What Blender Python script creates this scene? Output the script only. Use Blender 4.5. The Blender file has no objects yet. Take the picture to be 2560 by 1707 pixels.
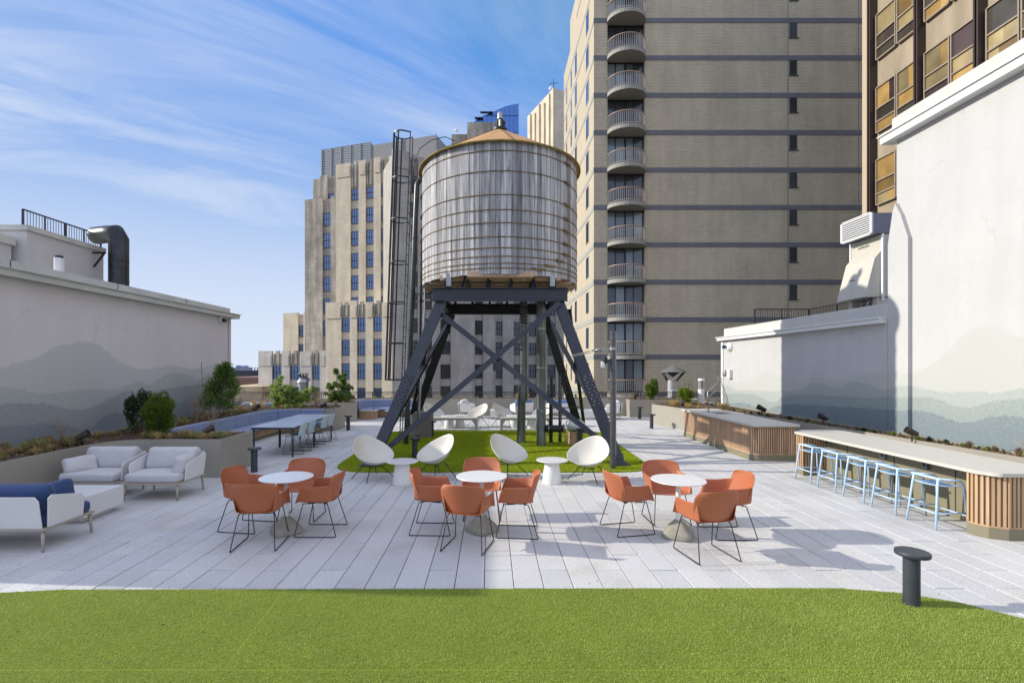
import bpy, math, random
from mathutils import Matrix, Vector
import numpy as np
R = math.radians
random.seed(7)
S = bpy.context.scene
COL = S.collection
# ------------------------------------------------------------------ camera
F, X0, Y0, H = 1223.0, 1226.0, 915.0, 2.25          # focal length / principal point in photo pixels, eye height
cd = bpy.data.cameras.new('camera'); cam = bpy.data.objects.new('camera', cd); COL.objects.link(cam)
cd.sensor_width = 36; cd.lens = F / 2560 * 36
cd.shift_x = (1280 - X0) / 2560; cd.shift_y = (Y0 - 853.5) / 2560
cd.clip_end = 3000; cd.clip_start = .05
cam.location = (0, 0, H); cam.rotation_euler = (R(90), 0, 0)
S.camera = cam
# ------------------------------------------------------------------ sun and sky
SUN = Vector((-1, .075, .475)).normalized()
sd = bpy.data.lights.new('sun', 'SUN'); sun = bpy.data.objects.new('sun', sd); COL.objects.link(sun)
sd.energy = 3.2; sd.angle = R(.6); sd.color = (1, .93, .81)
sun.location = (-20, 0, 20)
sun.rotation_euler = SUN.to_track_quat('Z', 'Y').to_euler()
w = bpy.data.worlds.new('World'); S.world = w; w.use_nodes = True
nt = w.node_tree; nt.nodes.clear()
def N(nt, t, **k):
    n = nt.nodes.new(t)
    for a, b in k.items():
        if a == 'ins':
            for i, v in b.items(): n.inputs[i].default_value = v
        else: setattr(n, a, b)
    return n
def L(nt, a, b): nt.links.new(a, b)
def Mth(nt, op, a, b=None, c=None, clamp=False):
    n = nt.nodes.new('ShaderNodeMath'); n.operation = op; n.use_clamp = clamp
    for i, v in enumerate((a, b, c)):
        if v is None: continue
        if isinstance(v, (int, float)): n.inputs[i].default_value = v
        else: nt.links.new(v, n.inputs[i])
    return n.outputs[0]
def Ramp(nt, fac, stops):
    r = nt.nodes.new('ShaderNodeValToRGB'); e = r.color_ramp.elements
    while len(e) < len(stops): e.new(.5)
    for i, (p, c) in enumerate(stops):
        e[i].position = p
        e[i].color = (c, c, c, 1) if isinstance(c, (int, float)) else (*c, 1)
    nt.links.new(fac, r.inputs[0]); return r.outputs[0]
def Mix(nt, f, a, b, mode='MIX'):
    m = nt.nodes.new('ShaderNodeMix'); m.data_type = 'RGBA'; m.blend_type = mode
    for i, v in ((0, f), (6, a), (7, b)):
        if isinstance(v, (int, float)): m.inputs[i].default_value = v if i == 0 else (v, v, v, 1)
        elif isinstance(v, tuple): m.inputs[i].default_value = (*v, 1)
        else: nt.links.new(v, m.inputs[i])
    return m.outputs[2]
sky = N(nt, 'ShaderNodeTexSky', sky_type='NISHITA', sun_disc=False, sun_elevation=math.asin(SUN.z),
        sun_rotation=math.atan2(SUN.x, SUN.y), altitude=50, air_density=1.0, dust_density=.6, ozone_density=2.2)
tc = N(nt, 'ShaderNodeTexCoord')
sp = N(nt, 'ShaderNodeSeparateXYZ'); L(nt, tc.outputs['Generated'], sp.inputs[0])
zz = Mth(nt, 'MAXIMUM', sp.outputs[2], .03)
zc = Mth(nt, 'ADD', zz, .12)
cx = Mth(nt, 'DIVIDE', sp.outputs[0], zc); cy = Mth(nt, 'DIVIDE', sp.outputs[1], zc)
cv = N(nt, 'ShaderNodeCombineXYZ'); L(nt, cx, cv.inputs[0]); L(nt, cy, cv.inputs[1])
m0 = N(nt, 'ShaderNodeMapping'); m0.inputs['Rotation'].default_value = (0, 0, R(-36)); L(nt, cv.outputs[0], m0.inputs[0])
mp = N(nt, 'ShaderNodeMapping'); mp.inputs['Scale'].default_value = (.30, .9, 1); L(nt, m0.outputs[0], mp.inputs[0])
n1 = N(nt, 'ShaderNodeTexNoise', ins={'Scale': 2.2, 'Detail': 10, 'Roughness': .62, 'Distortion': .6}); L(nt, mp.outputs[0], n1.inputs[0])
n2 = N(nt, 'ShaderNodeTexNoise', ins={'Scale': .55, 'Detail': 3}); L(nt, cv.outputs[0], n2.inputs[0])
c1 = Ramp(nt, n1.outputs[0], ((.38, 0), (.74, .85)))
c2 = Ramp(nt, n2.outputs[0], ((.30, .25), (.55, 1)))
side = Ramp(nt, Mth(nt, 'MULTIPLY_ADD', sp.outputs[0], -1.2, .38), ((0, 0), (.55, 1)))     # cirrus lies to the left
low = Ramp(nt, sp.outputs[2], ((.0, 1), (.12, .76), (.27, .30), (.46, .0)))
cm = Mth(nt, 'MULTIPLY', Mth(nt, 'MULTIPLY', c1, c2), side)
cm = Mth(nt, 'MAXIMUM', Mth(nt, 'MULTIPLY', cm, 1.15, clamp=True), Mth(nt, 'MULTIPLY', low, .9))
lim = Mix(nt, Ramp(nt, sp.outputs[2], ((.02, 0), (.50, 1))), (1.9, 2.5, 3.3), (.50, 1.32, 3.05))
skl = Mix(nt, 1.0, sky.outputs[0], lim, 'DARKEN')
wisp = Mix(nt, low, (3.1, 3.25, 3.5), (3.1, 3.3, 3.6))
mixc = Mix(nt, cm, skl, wisp)
# bright cloud added out of view, overhead and behind, to raise the ambient light
n3 = N(nt, 'ShaderNodeTexNoise', ins={'Scale': 1.6, 'Detail': 6, 'Roughness': .6}); L(nt, cv.outputs[0], n3.inputs[0])
ovh = Mth(nt, 'MAXIMUM', Ramp(nt, sp.outputs[2], ((.62, 0), (.80, 1))), Mth(nt, 'MULTIPLY', Ramp(nt, Mth(nt, 'MULTIPLY', sp.outputs[1], -1), ((.0, 0), (.25, 1))), Ramp(nt, sp.outputs[2], ((0, 0), (.1, 1)))))
ovh = Mth(nt, 'MULTIPLY', ovh, Ramp(nt, n3.outputs[0], ((.25, .55), (.6, 1))))
mixc = Mix(nt, ovh, mixc, (4.0, 4.25, 5.2))
tint = Mix(nt, 1.0, mixc, (.97, 1.0, 1.07), 'MULTIPLY')
bg = N(nt, 'ShaderNodeBackground'); bg.inputs[1].default_value = .15
L(nt, tint, bg.inputs[0])
wo = N(nt, 'ShaderNodeOutputWorld'); L(nt, bg.outputs[0], wo.inputs[0])
S.view_settings.view_transform = 'Standard'; S.view_settings.look = 'None'
S.view_settings.exposure = .76; S.view_settings.gamma = 1; S.view_settings.use_curve_mapping = False
S.cycles.max_bounces = 8; S.cycles.diffuse_bounces = 4; S.cycles.sample_clamp_indirect = 6
# ------------------------------------------------------------------ helpers
def px(x, y, z=0.0):                    # photo pixel -> point at height z
    D = F * (H - z) / (y - Y0); return Vector(((x - X0) / F * D, D, z))
def at(x, y, D):                        # photo pixel -> point at depth D
    return Vector(((x - X0) / F * D, D, H + (Y0 - y) / F * D))
def onX(x, y, X):                       # photo pixel -> (depth, height) on the plane x = X
    D = F * X / (x - X0); return D, H + (Y0 - y) / F * D
class MB:
    def __init__(s, M=None): s.v = []; s.f = []; s.M = M; s.att = None
    def add(s, vs, fs):
        o = len(s.v)
        if s.M is not None: vs = [s.M @ Vector(p) for p in vs]
        s.v += [tuple(p) for p in vs]; s.f += [tuple(i + o for i in f) for f in fs]; return s
    def box(s, a, b):
        (x0, y0, z0), (x1, y1, z1) = a, b
        return s.add([(x0,y0,z0),(x1,y0,z0),(x1,y1,z0),(x0,y1,z0),(x0,y0,z1),(x1,y0,z1),(x1,y1,z1),(x0,y1,z1)],
                     [(0,3,2,1),(4,5,6,7),(0,1,5,4),(1,2,6,5),(2,3,7,6),(3,0,4,7)])
    def cbox(s, c, d): return s.box([c[i]-d[i]/2 for i in range(3)], [c[i]+d[i]/2 for i in range(3)])
    def prism(s, pts, z0, z1):          # vertical prism from a 2D outline
        n = len(pts)
        if sum(pts[i][0]*pts[(i+1)%n][1]-pts[(i+1)%n][0]*pts[i][1] for i in range(n)) < 0: pts = pts[::-1]
        return s.add([(x,y,z0) for x,y in pts]+[(x,y,z1) for x,y in pts],
                     [tuple(range(n))[::-1], tuple(range(n,2*n))]+[(i,(i+1)%n,n+(i+1)%n,n+i) for i in range(n)])
    def lathe(s, prof, c=(0,0,0), n=24, sx=1, sy=1):
        vs=[]; fs=[]
        for r,z in prof:
            for k in range(n):
                a=2*math.pi*k/n; vs.append((c[0]+r*sx*math.cos(a), c[1]+r*sy*math.sin(a), c[2]+z))
        for j in range(len(prof)-1):
            for k in range(n): fs.append((j*n+k, j*n+(k+1)%n, (j+1)*n+(k+1)%n, (j+1)*n+k))
        fs.append(tuple(range(n))[::-1]); fs.append(tuple((len(prof)-1)*n+k for k in range(n)))
        return s.add(vs, fs)
    def tube(s, pts, r, n=8, cap=True, closed=False):
        P=[Vector(p) for p in pts]; m=len(P); vs=[]; fs=[]
        rr = r if isinstance(r,(list,tuple)) else [r]*m
        prev=None
        for i in range(m):
            if closed: t=(P[(i+1)%m]-P[i-1]).normalized()
            else:
                a=P[min(i+1,m-1)]-P[i]; b=P[i]-P[max(i-1,0)]
                a = a.normalized() if a.length>1e-9 else a; b = b.normalized() if b.length>1e-9 else b
                t=(a+b).normalized()
            if prev is None:
                up=Vector((0,0,1)) if abs(t.z)<.9 else Vector((1,0,0))
                u=t.cross(up).normalized()
            else: u=(prev-t*prev.dot(t)).normalized()
            prev=u; v=t.cross(u)
            k=1.0
            if not closed and 0<i<m-1:
                d=(P[i+1]-P[i]).normalized().dot((P[i]-P[i-1]).normalized()); k=1/max(.5,math.sqrt(max(.01,(1+d)/2)))
            for j in range(n):
                a=2*math.pi*j/n+math.pi/n; vs.append(P[i]+(u*math.cos(a)+v*math.sin(a))*rr[i]*(k if k<1.3 else 1.3))
        for i in range(m if closed else m-1):
            for j in range(n): q=(i+1)%m; fs.append((i*n+j, i*n+(j+1)%n, q*n+(j+1)%n, q*n+j))
        if cap and not closed: fs.append(tuple(range(n))[::-1]); fs.append(tuple((m-1)*n+j for j in range(n)))
        return s.add(vs, fs)
    def beam(s, a, b, w, h, side=None):  # rectangular bar between two points, w along 'side'
        a=Vector(a); b=Vector(b); t=(b-a).normalized()
        u=Vector(side) if side is not None else t.cross(Vector((0,0,1)))
        u=(u-t*u.dot(t)).normalized(); v=t.cross(u); vs=[]
        for p in (a,b):
            for i,j in ((-1,-1),(1,-1),(1,1),(-1,1)): vs.append(p+u*(i*w/2)+v*(j*h/2))
        return s.add(vs,[(0,1,2,3),(7,6,5,4),(0,4,5,1),(1,5,6,2),(2,6,7,3),(3,7,4,0)])
    def grid(s, fn, nu, nv, wrap=False):
        vs=[fn(i/nu, j/nv) for j in range(nv+1) for i in range(nu+1)]
        fs=[(j*(nu+1)+i, j*(nu+1)+i+1, (j+1)*(nu+1)+i+1, (j+1)*(nu+1)+i) for j in range(nv) for i in range(nu)]
        return s.add(vs, fs)
    def rbox(s, c, d, r, puff=0, n=5, wr=0.0, seed=0, axis=2):
        hx=[q/2 for q in d]; r=min(r,*[q*.999 for q in hx])
        rnd=random.Random(seed)
        ph=[rnd.uniform(0,6.28) for _ in range(6)]
        def co(h):
            e=r/h; inner=[-1+e+ (2-2*e)*i/n for i in range(n+1)]
            o=[-1,-1+e*.08,-1+e*.3,-1+e*.6]
            return o+inner+[-q for q in o[::-1]]
        cs=[co(h) for h in hx]; vmap={}; vs=[]; fs=[]
        def vid(p):
            k=tuple(round(q,5) for q in p)
            if k not in vmap:
                q=[p[i]*hx[i] for i in range(3)]; cc=[max(-(hx[i]-r),min(hx[i]-r,q[i])) for i in range(3)]
                dd=[q[i]-cc[i] for i in range(3)]; l=math.sqrt(sum(t*t for t in dd)) or 1
                o=[cc[i]+dd[i]/l*r if l>1e-9 else q[i] for i in range(3)]
                if puff:
                    a,b=[i for i in range(3) if i!=axis]
                    g=(1-(o[a]/hx[a])**2)*(1-(o[b]/hx[b])**2)
                    o[axis]+=puff*max(0,g)**.6*(1 if o[axis]>0 else -1)
                if wr: 
                    for i in range(3): o[i]+=wr*math.sin(o[(i+1)%3]*17+ph[i])*math.sin(o[(i+2)%3]*13+ph[i+3])
                vmap[k]=len(vs); vs.append([c[i]+o[i] for i in range(3)])
            return vmap[k]
        for ax in range(3):
            a,b=[(1,2),(2,0),(0,1)][ax]
            for sg in (-1,1):
                for i in range(len(cs[a])-1):
                    for j in range(len(cs[b])-1):
                        q=[]
                        for ii,jj in ((i,j),(i+1,j),(i+1,j+1),(i,j+1)):
                            p=[0,0,0]; p[ax]=sg; p[a]=cs[a][ii]; p[b]=cs[b][jj]; q.append(vid(p))
                        fs.append(tuple(q if sg>0 else q[::-1]))
        return s.add(vs, fs)
    def build(s, name, mat, parent=None, smooth=False, auto=None, mods=()):
        V=np.array(s.v, dtype=np.float64)
        if parent is None:
            mn=V.min(0); mx=V.max(0); off=np.array([(mn[0]+mx[0])/2,(mn[1]+mx[1])/2,mn[2]])
        else:
            off=np.array(parent['_o']) if '_o' in parent else np.zeros(3)
        me=bpy.data.meshes.new(name); me.from_pydata([tuple(p) for p in (V-off)],[],s.f); me.update()
        if mat: me.materials.append(mat)
        o=bpy.data.objects.new(name,me); COL.objects.link(o)
        if parent is None: o.location=off
        else: o.parent=parent
        o['_o']=[float(q) for q in off]
        if smooth:
            me.polygons.foreach_set('use_smooth',[True]*len(me.polygons))
            if auto is not None:
                try: me.set_sharp_from_angle(angle=R(auto))
                except Exception: pass
        for t,k in mods:
            m=o.modifiers.new(t.lower(),t)
            for a,b in k.items(): setattr(m,a,b)
        return o
def tag(o, label, cat, group=None, kind=None):
    if label: o['label']=label
    if cat: o['category']=cat
    if group: o['group']=group
    if kind: o['kind']=kind
    return o
def thing(name, label, cat, loc=(0,0,0), group=None):
    o=bpy.data.objects.new(name,None); COL.objects.link(o); o.location=loc; o.empty_display_size=.2
    o['_o']=[float(q) for q in loc]; return tag(o,label,cat,group)
def dup(o, loc=None, rz=None, label=None, parent=None, sc=None):
    c=o.copy(); COL.objects.link(c)
    if parent is not None: c.parent=parent
    if loc is not None: c.location=loc
    if rz is not None: c.rotation_euler=(0,0,rz)
    if sc is not None: c.scale=(sc,sc,sc) if isinstance(sc,(int,float)) else sc
    if label: c['label']=label
    for ch in [q for q in COL.objects if q.parent==o and q is not c]: dup(ch,parent=c)
    return c
def put(o, loc, rz=0, label=None, sc=None):
    o.location=loc; o.rotation_euler=(0,0,rz)
    if sc: o.scale=(sc,sc,sc)
    if label: o['label']=label
    return o
# ------------------------------------------------------------------ materials
def mat(name, col, rough=.6, metal=0, var=.12, scale=6, bump=.0, bscale=40, spec=.5, coat=0, var2=None, stretch=None, coord='Object', trans=0, sheen=0):
    m=bpy.data.materials.new(name); m.use_nodes=True; t=m.node_tree; b=t.nodes['Principled BSDF']
    b.inputs['Roughness'].default_value=rough; b.inputs['Metallic'].default_value=metal
    b.inputs['Specular IOR Level'].default_value=spec; b.inputs['Coat Weight'].default_value=coat
    if sheen: b.inputs['Sheen Weight'].default_value=sheen
    c=N(t,'ShaderNodeTexCoord'); src=c.outputs[coord]
    if coord=='World': pass
    if stretch:
        mm=N(t,'ShaderNodeMapping'); mm.inputs['Scale'].default_value=stretch; L(t,src,mm.inputs[0]); src=mm.outputs[0]
    n=N(t,'ShaderNodeTexNoise',ins={'Scale':scale,'Detail':6,'Roughness':.6}); L(t,src,n.inputs[0])
    f=Ramp(t,n.outputs[0],((.3,0),(.7,1)))
    a=tuple(q*(1-var) for q in col); d=var2 or tuple(min(1,q*(1+var)) for q in col)
    L(t,Mix(t,f,a,d),b.inputs['Base Color'])
    if bump:
        n2=N(t,'ShaderNodeTexNoise',ins={'Scale':bscale,'Detail':4}); L(t,src,n2.inputs[0])
        bp=N(t,'ShaderNodeBump',ins={'Strength':bump,'Distance':.01}); L(t,n2.outputs[0],bp.inputs['Height']); L(t,bp.outputs[0],b.inputs['Normal'])
    return m
def posn(t):
    g=N(t,'ShaderNodeNewGeometry'); s=N(t,'ShaderNodeSeparateXYZ'); L(t,g.outputs['Position'],s.inputs[0]); return g,s
STEEL=mat('painted_steel',(.019,.023,.036),.42,var=.25,scale=5,bump=.06)
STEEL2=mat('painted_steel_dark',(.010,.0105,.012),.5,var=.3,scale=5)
BLACK=mat('black_metal',(.012,.012,.014),.4,var=.2)
GALV=mat('galvanised_metal',(.30,.31,.31),.42,metal=.75,var=.35,scale=4,stretch=(1,1,.35))
GALVP=mat('weathered_pipe',(.15,.16,.145),.38,metal=.55,var=.55,scale=3.5,bump=.15,bscale=9,stretch=(1,1,.3))
WHITE=mat('white_metal',(.66,.66,.65),.35,var=.02,scale=3)
WHITEP=mat('white_table',(.72,.72,.69),.25,var=.02,scale=3)
CREAM=mat('cream_shell',(.57,.545,.47),.38,var=.025,scale=2)
ORANGE=None
CONC=mat('concrete',(.27,.255,.205),.85,var=.16,scale=9,bump=.25,bscale=60)
BENCH=mat('bench_stone',(.43,.42,.36),.8,var=.08,scale=8,bump=.1)
TAUPE=mat('taupe_planter_metal',(.34,.315,.265),.42,var=.05,scale=1.5,metal=.15)
OLIVE=mat('olive_panel',(.20,.18,.115),.5,var=.06,scale=2)
SOIL=mat('soil',(.075,.05,.034),.95,var=.6,scale=25,bump=1,bscale=60)
WOOD=mat('cedar_slat',(.47,.30,.165),.6,var=.28,scale=2.2,stretch=(6,6,.5),bump=.1,bscale=20)
WOODS=mat('cedar_slat_weathered',(.50,.33,.20),.65,var=.3,scale=2.2,stretch=(6,6,.5),bump=.1,bscale=20)
COUNTER=mat('counter_stone',(.50,.48,.42),.55,var=.05,scale=14,bump=.03)
BLUEF=mat('blue_grey_fabric',(.20,.25,.385),.9,var=.06,scale=30,bump=.2,bscale=300,sheen=.3)
NAVY=mat('navy_fabric',(.02,.048,.14),.9,var=.15,scale=14,bump=.2,bscale=200,sheen=.2)
GREYF=mat('pale_fabric',(.50,.50,.50),.9,var=.05,scale=14,bump=.2,bscale=250,sheen=.2)
GREYF2=mat('cream_fabric',(.60,.59,.55),.9,var=.05,scale=14,bump=.2,bscale=250)
FRAME=mat('taupe_wood_frame',(.36,.31,.25),.5,var=.12,scale=5,stretch=(1,6,6))
PALEBLUE=mat('pale_blue_metal',(.44,.61,.79),.35,var=.03,scale=3)
SHELLB=mat('pale_aqua_plastic',(.52,.62,.64),.45,var=.03,scale=3)
DGREY=mat('charcoal_metal',(.035,.041,.052),.5,var=.12,scale=6,bump=.03)
TABTOP=mat('grey_laminate',(.36,.42,.50),.35,var=.03,scale=4)
ACW=mat('unit_cream_paint',(.48,.455,.39),.5,var=.04,scale=3)
FOIL=mat('silver_wrap',(.45,.47,.48),.35,metal=.4,var=.3,scale=12,bump=.6,bscale=14)
PLASTIC=mat('pale_plastic_bag',(.55,.62,.62),.3,var=.2,scale=12,bump=.7,bscale=10)
def orange_mat():
    m=bpy.data.materials.new('terracotta_shell'); m.use_nodes=True; t=m.node_tree; b=t.nodes['Principled BSDF']
    b.inputs['Base Color'].default_value=(.40,.122,.050,1); b.inputs['Roughness'].default_value=.48
    c=N(t,'ShaderNodeTexCoord'); wv=N(t,'ShaderNodeTexWave',ins={'Scale':26,'Distortion':1.2,'Detail':1,'Detail Scale':.8}); wv.bands_direction='DIAGONAL'
    L(t,c.outputs['Object'],wv.inputs[0]); bp=N(t,'ShaderNodeBump',ins={'Strength':.5,'Distance':.006}); L(t,wv.outputs['Fac'],bp.inputs['Height']); L(t,bp.outputs[0],b.inputs['Normal'])
    return m
ORANGE=orange_mat()
def glass(name, col, rough=.06, refl=.55, tintc=(.55,.68,.85)):
    m=bpy.data.materials.new(name); m.use_nodes=True; t=m.node_tree; b=t.nodes['Principled BSDF']
    b.inputs['Roughness'].default_value=.3
    oi=N(t,'ShaderNodeObjectInfo'); f=Ramp(t,oi.outputs['Random'],((0,.45),(1,1.5)))
    g=N(t,'ShaderNodeTexCoord'); nn=N(t,'ShaderNodeTexNoise',ins={'Scale':.9,'Detail':3}); L(t,g.outputs['Object'],nn.inputs[0])
    L(t,Mix(t,1,Mix(t,nn.outputs[0],tuple(q*.3 for q in col),tuple(q*1.6 for q in col)),f,'MULTIPLY'),b.inputs['Base Color'])
    gl=N(t,'ShaderNodeBsdfGlossy',ins={'Color':(*tintc,1),'Roughness':rough})
    bp=N(t,'ShaderNodeBump',ins={'Strength':.06,'Distance':.05}); n3=N(t,'ShaderNodeTexNoise',ins={'Scale':.6}); L(t,g.outputs['Object'],n3.inputs[0]); L(t,n3.outputs[0],bp.inputs['Height']); L(t,bp.outputs[0],gl.inputs['Normal'])
    mx=N(t,'ShaderNodeMixShader'); mx.inputs[0].default_value=refl; L(t,b.outputs[0],mx.inputs[1]); L(t,gl.outputs[0],mx.inputs[2])
    L(t,mx.outputs[0],t.nodes['Material Output'].inputs[0]); return m
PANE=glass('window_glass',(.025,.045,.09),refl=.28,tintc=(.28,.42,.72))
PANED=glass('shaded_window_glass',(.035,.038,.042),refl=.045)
CURT=glass('curtained_glass',(.16,.20,.20),refl=.06)
BLUEG=glass('tower_glass',(.02,.14,.52),refl=.25,tintc=(.2,.45,1))
def brick_mat(name,c1,c2,mo,bw,bh,ms=.012,stain=.25,rough=.85,sc=1):
    m=bpy.data.materials.new(name); m.use_nodes=True; t=m.node_tree; b=t.nodes['Principled BSDF']; b.inputs['Roughness'].default_value=rough
    b.inputs['Specular IOR Level'].default_value=.25
    g,s=posn(t); ns=N(t,'ShaderNodeSeparateXYZ'); L(t,g.outputs['Normal'],ns.inputs[0])
    f=Mth(t,'GREATER_THAN',Mth(t,'ABSOLUTE',ns.outputs[0]),.7)
    u=Mth(t,'ADD',Mth(t,'MULTIPLY',s.outputs[0],Mth(t,'SUBTRACT',1,f)),Mth(t,'MULTIPLY',s.outputs[1],f))
    cb=N(t,'ShaderNodeCombineXYZ'); L(t,u,cb.inputs[0]); L(t,s.outputs[2],cb.inputs[1])
    br=N(t,'ShaderNodeTexBrick',ins={'Color1':(*c1,1),'Color2':(*c2,1),'Mortar':(*mo,1),'Scale':1,'Mortar Size':ms,'Brick Width':bw,'Row Height':bh,'Bias':0,'Mortar Smooth':.3}); L(t,cb.outputs[0],br.inputs[0])
    no=N(t,'ShaderNodeTexNoise',ins={'Scale':.35,'Detail':7,'Roughness':.65}); L(t,g.outputs['Position'],no.inputs[0])
    mm=N(t,'ShaderNodeMapping'); mm.inputs['Scale'].default_value=(1,1,.12); L(t,g.outputs['Position'],mm.inputs[0])
    n2=N(t,'ShaderNodeTexNoise',ins={'Scale':.9,'Detail':6,'Roughness':.7}); L(t,mm.outputs[0],n2.inputs[0])
    k=Mth(t,'MULTIPLY',Ramp(t,no.outputs[0],((.3,1-stain),(.65,1))),Ramp(t,n2.outputs[0],((.35,1-stain),(.6,1))))
    kc=N(t,'ShaderNodeCombineColor'); 
    for i in range(3): L(t,k,kc.inputs[i])
    L(t,Mix(t,1,br.outputs[0],kc.outputs[0],'MULTIPLY'),b.inputs['Base Color'])
    bp=N(t,'ShaderNodeBump',ins={'Strength':.25,'Distance':.01}); L(t,br.outputs['Fac'],bp.inputs['Height']); bp.invert=True; L(t,bp.outputs[0],b.inputs['Normal'])
    return m
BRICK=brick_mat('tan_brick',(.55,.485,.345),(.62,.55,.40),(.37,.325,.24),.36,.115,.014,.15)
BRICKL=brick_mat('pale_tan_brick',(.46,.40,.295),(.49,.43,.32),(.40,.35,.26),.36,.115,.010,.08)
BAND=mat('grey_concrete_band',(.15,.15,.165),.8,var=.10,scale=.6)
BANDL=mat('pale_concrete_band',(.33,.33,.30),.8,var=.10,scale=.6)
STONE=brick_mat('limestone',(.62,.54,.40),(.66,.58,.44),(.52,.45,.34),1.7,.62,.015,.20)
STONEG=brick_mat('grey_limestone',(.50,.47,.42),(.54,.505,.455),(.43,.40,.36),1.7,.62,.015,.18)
STONEW=brick_mat('shaded_wing_limestone',(.42,.39,.345),(.46,.43,.38),(.35,.325,.285),1.7,.62,.015,.24)  # limestone with the wing's shade put into a darker colour
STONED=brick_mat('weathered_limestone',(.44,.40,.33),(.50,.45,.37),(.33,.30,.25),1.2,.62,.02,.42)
def wall_mat(name, X, base, layers, cols, s0, s1, sgn, streak=.06, bricky=False):
    """white painted masonry with a painted range of hills; layers are outlines (depth, height)"""
    m=bpy.data.materials.new(name); m.use_nodes=True; t=m.node_tree; b=t.nodes['Principled BSDF']; b.inputs['Roughness'].default_value=.8; b.inputs['Specular IOR Level'].default_value=.2
    g,s=posn(t)
    u=Mth(t,'DIVIDE',Mth(t,'SUBTRACT',s.outputs[1],s0),s1-s0,clamp=True)
    n=N(t,'ShaderNodeTexNoise',ins={'Scale':34,'Detail':3,'Roughness':.7}); L(t,g.outputs['Position'],n.inputs[0])
    nb=N(t,'ShaderNodeTexNoise',ins={'Scale':5,'Detail':5,'Roughness':.6}); L(t,g.outputs['Position'],nb.inputs[0])
    nl=N(t,'ShaderNodeTexNoise',ins={'Scale':.8,'Detail':6,'Roughness':.65}); L(t,g.outputs['Position'],nl.inputs[0])
    mm=N(t,'ShaderNodeMapping'); mm.inputs['Scale'].default_value=(1,1,.1); L(t,g.outputs['Position'],mm.inputs[0])
    nv=N(t,'ShaderNodeTexNoise',ins={'Scale':1.6,'Detail':6,'Roughness':.7}); L(t,mm.outputs[0],nv.inputs[0])
    sc=Mth(t,'ADD',Mth(t,'MULTIPLY',nl.outputs[0],.5),Mth(t,'MULTIPLY',nv.outputs[0],.5))
    cur=Mix(t,Ramp(t,sc,((.38,0),(.60,1))),tuple(q*(1-streak*1.6) for q in base),base)
    vo=N(t,'ShaderNodeTexVoronoi',ins={'Scale':.55}); vo.feature='DISTANCE_TO_EDGE'
    wp=N(t,'ShaderNodeVectorMath'); wp.operation='ADD'; ns_=N(t,'ShaderNodeTexNoise',ins={'Scale':1.5,'Detail':8,'Roughness':.7}); L(t,g.outputs['Position'],ns_.inputs[0]); L(t,g.outputs['Position'],wp.inputs[0]); L(t,ns_.outputs['Color'],wp.inputs[1]); L(t,wp.outputs[0],vo.inputs['Vector'])
    ck=Mth(t,'MULTIPLY',Ramp(t,vo.outputs['Distance'],((.0,1),(.005,0))),Ramp(t,nl.outputs[0],((.50,0),(.60,.55))))
    cur=Mix(t,ck,cur,tuple(q*.45 for q in base))
    pk=Ramp(t,nb.outputs[0],((.30,.35),(.34,0))); cur=Mix(t,pk,cur,tuple(q*.72 for q in base))
    z=Mth(t,'ADD',s.outputs[2],Mth(t,'ADD',Mth(t,'MULTIPLY',Mth(t,'SUBTRACT',n.outputs[0],.5),.10),Mth(t,'MULTIPLY',Mth(t,'SUBTRACT',nb.outputs[0],.5),.14)))
    for pts,c in zip(layers,cols):
        fc=N(t,'ShaderNodeFloatCurve'); L(t,u,fc.inputs['Value']); cu=fc.mapping.curves[0]
        P=sorted(((d-s0)/(s1-s0),max(0,min(1,zz/8))) for d,zz in pts); P=[p for p in P if 0<=p[0]<=1]
        if P[0][0]>.001: P=[(0,P[0][1])]+P
        if P[-1][0]<.999: P=P+[(1,P[-1][1])]
        cu.points[0].location=P[0]; cu.points[1].location=P[-1]
        for p in P[1:-1]: cu.points.new(*p)
        fc.mapping.update()
        h=Mth(t,'MULTIPLY',fc.outputs[0],8)
        d=Mth(t,'SUBTRACT',h,z)
        inside=Mth(t,'DIVIDE',d,.03,clamp=True)
        spk=Mth(t,'MULTIPLY',Ramp(t,n.outputs[0],((.44,0),(.56,1))),Mth(t,'SUBTRACT',1,Mth(t,'DIVIDE',d,1.0,clamp=True)))
        lc=Mix(t,Mth(t,'MULTIPLY',spk,.45),c,cur)
        cur=Mix(t,inside,cur,lc)
    L(t,cur,b.inputs['Base Color'])
    bp=N(t,'ShaderNodeBump',ins={'Strength':.35,'Distance':.012}); L(t,nb.outputs[0],bp.inputs['Height'])
    bp2=N(t,'ShaderNodeBump',ins={'Strength':.15,'Distance':.004}); L(t,n.outputs[0],bp2.inputs['Height']); L(t,bp.outputs[0],bp2.inputs['Normal'])
    L(t,bp2.outputs[0],b.inputs['Normal'])
    return m
XL,XR=-8.8,9.1
def cA(x,y): return x/3.267,480+y/3.267
def cB(x,y): return x/3.136,900+y/3.136
def c6(x,y): return 1700+x/2.735,700+y/2.735
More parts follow.
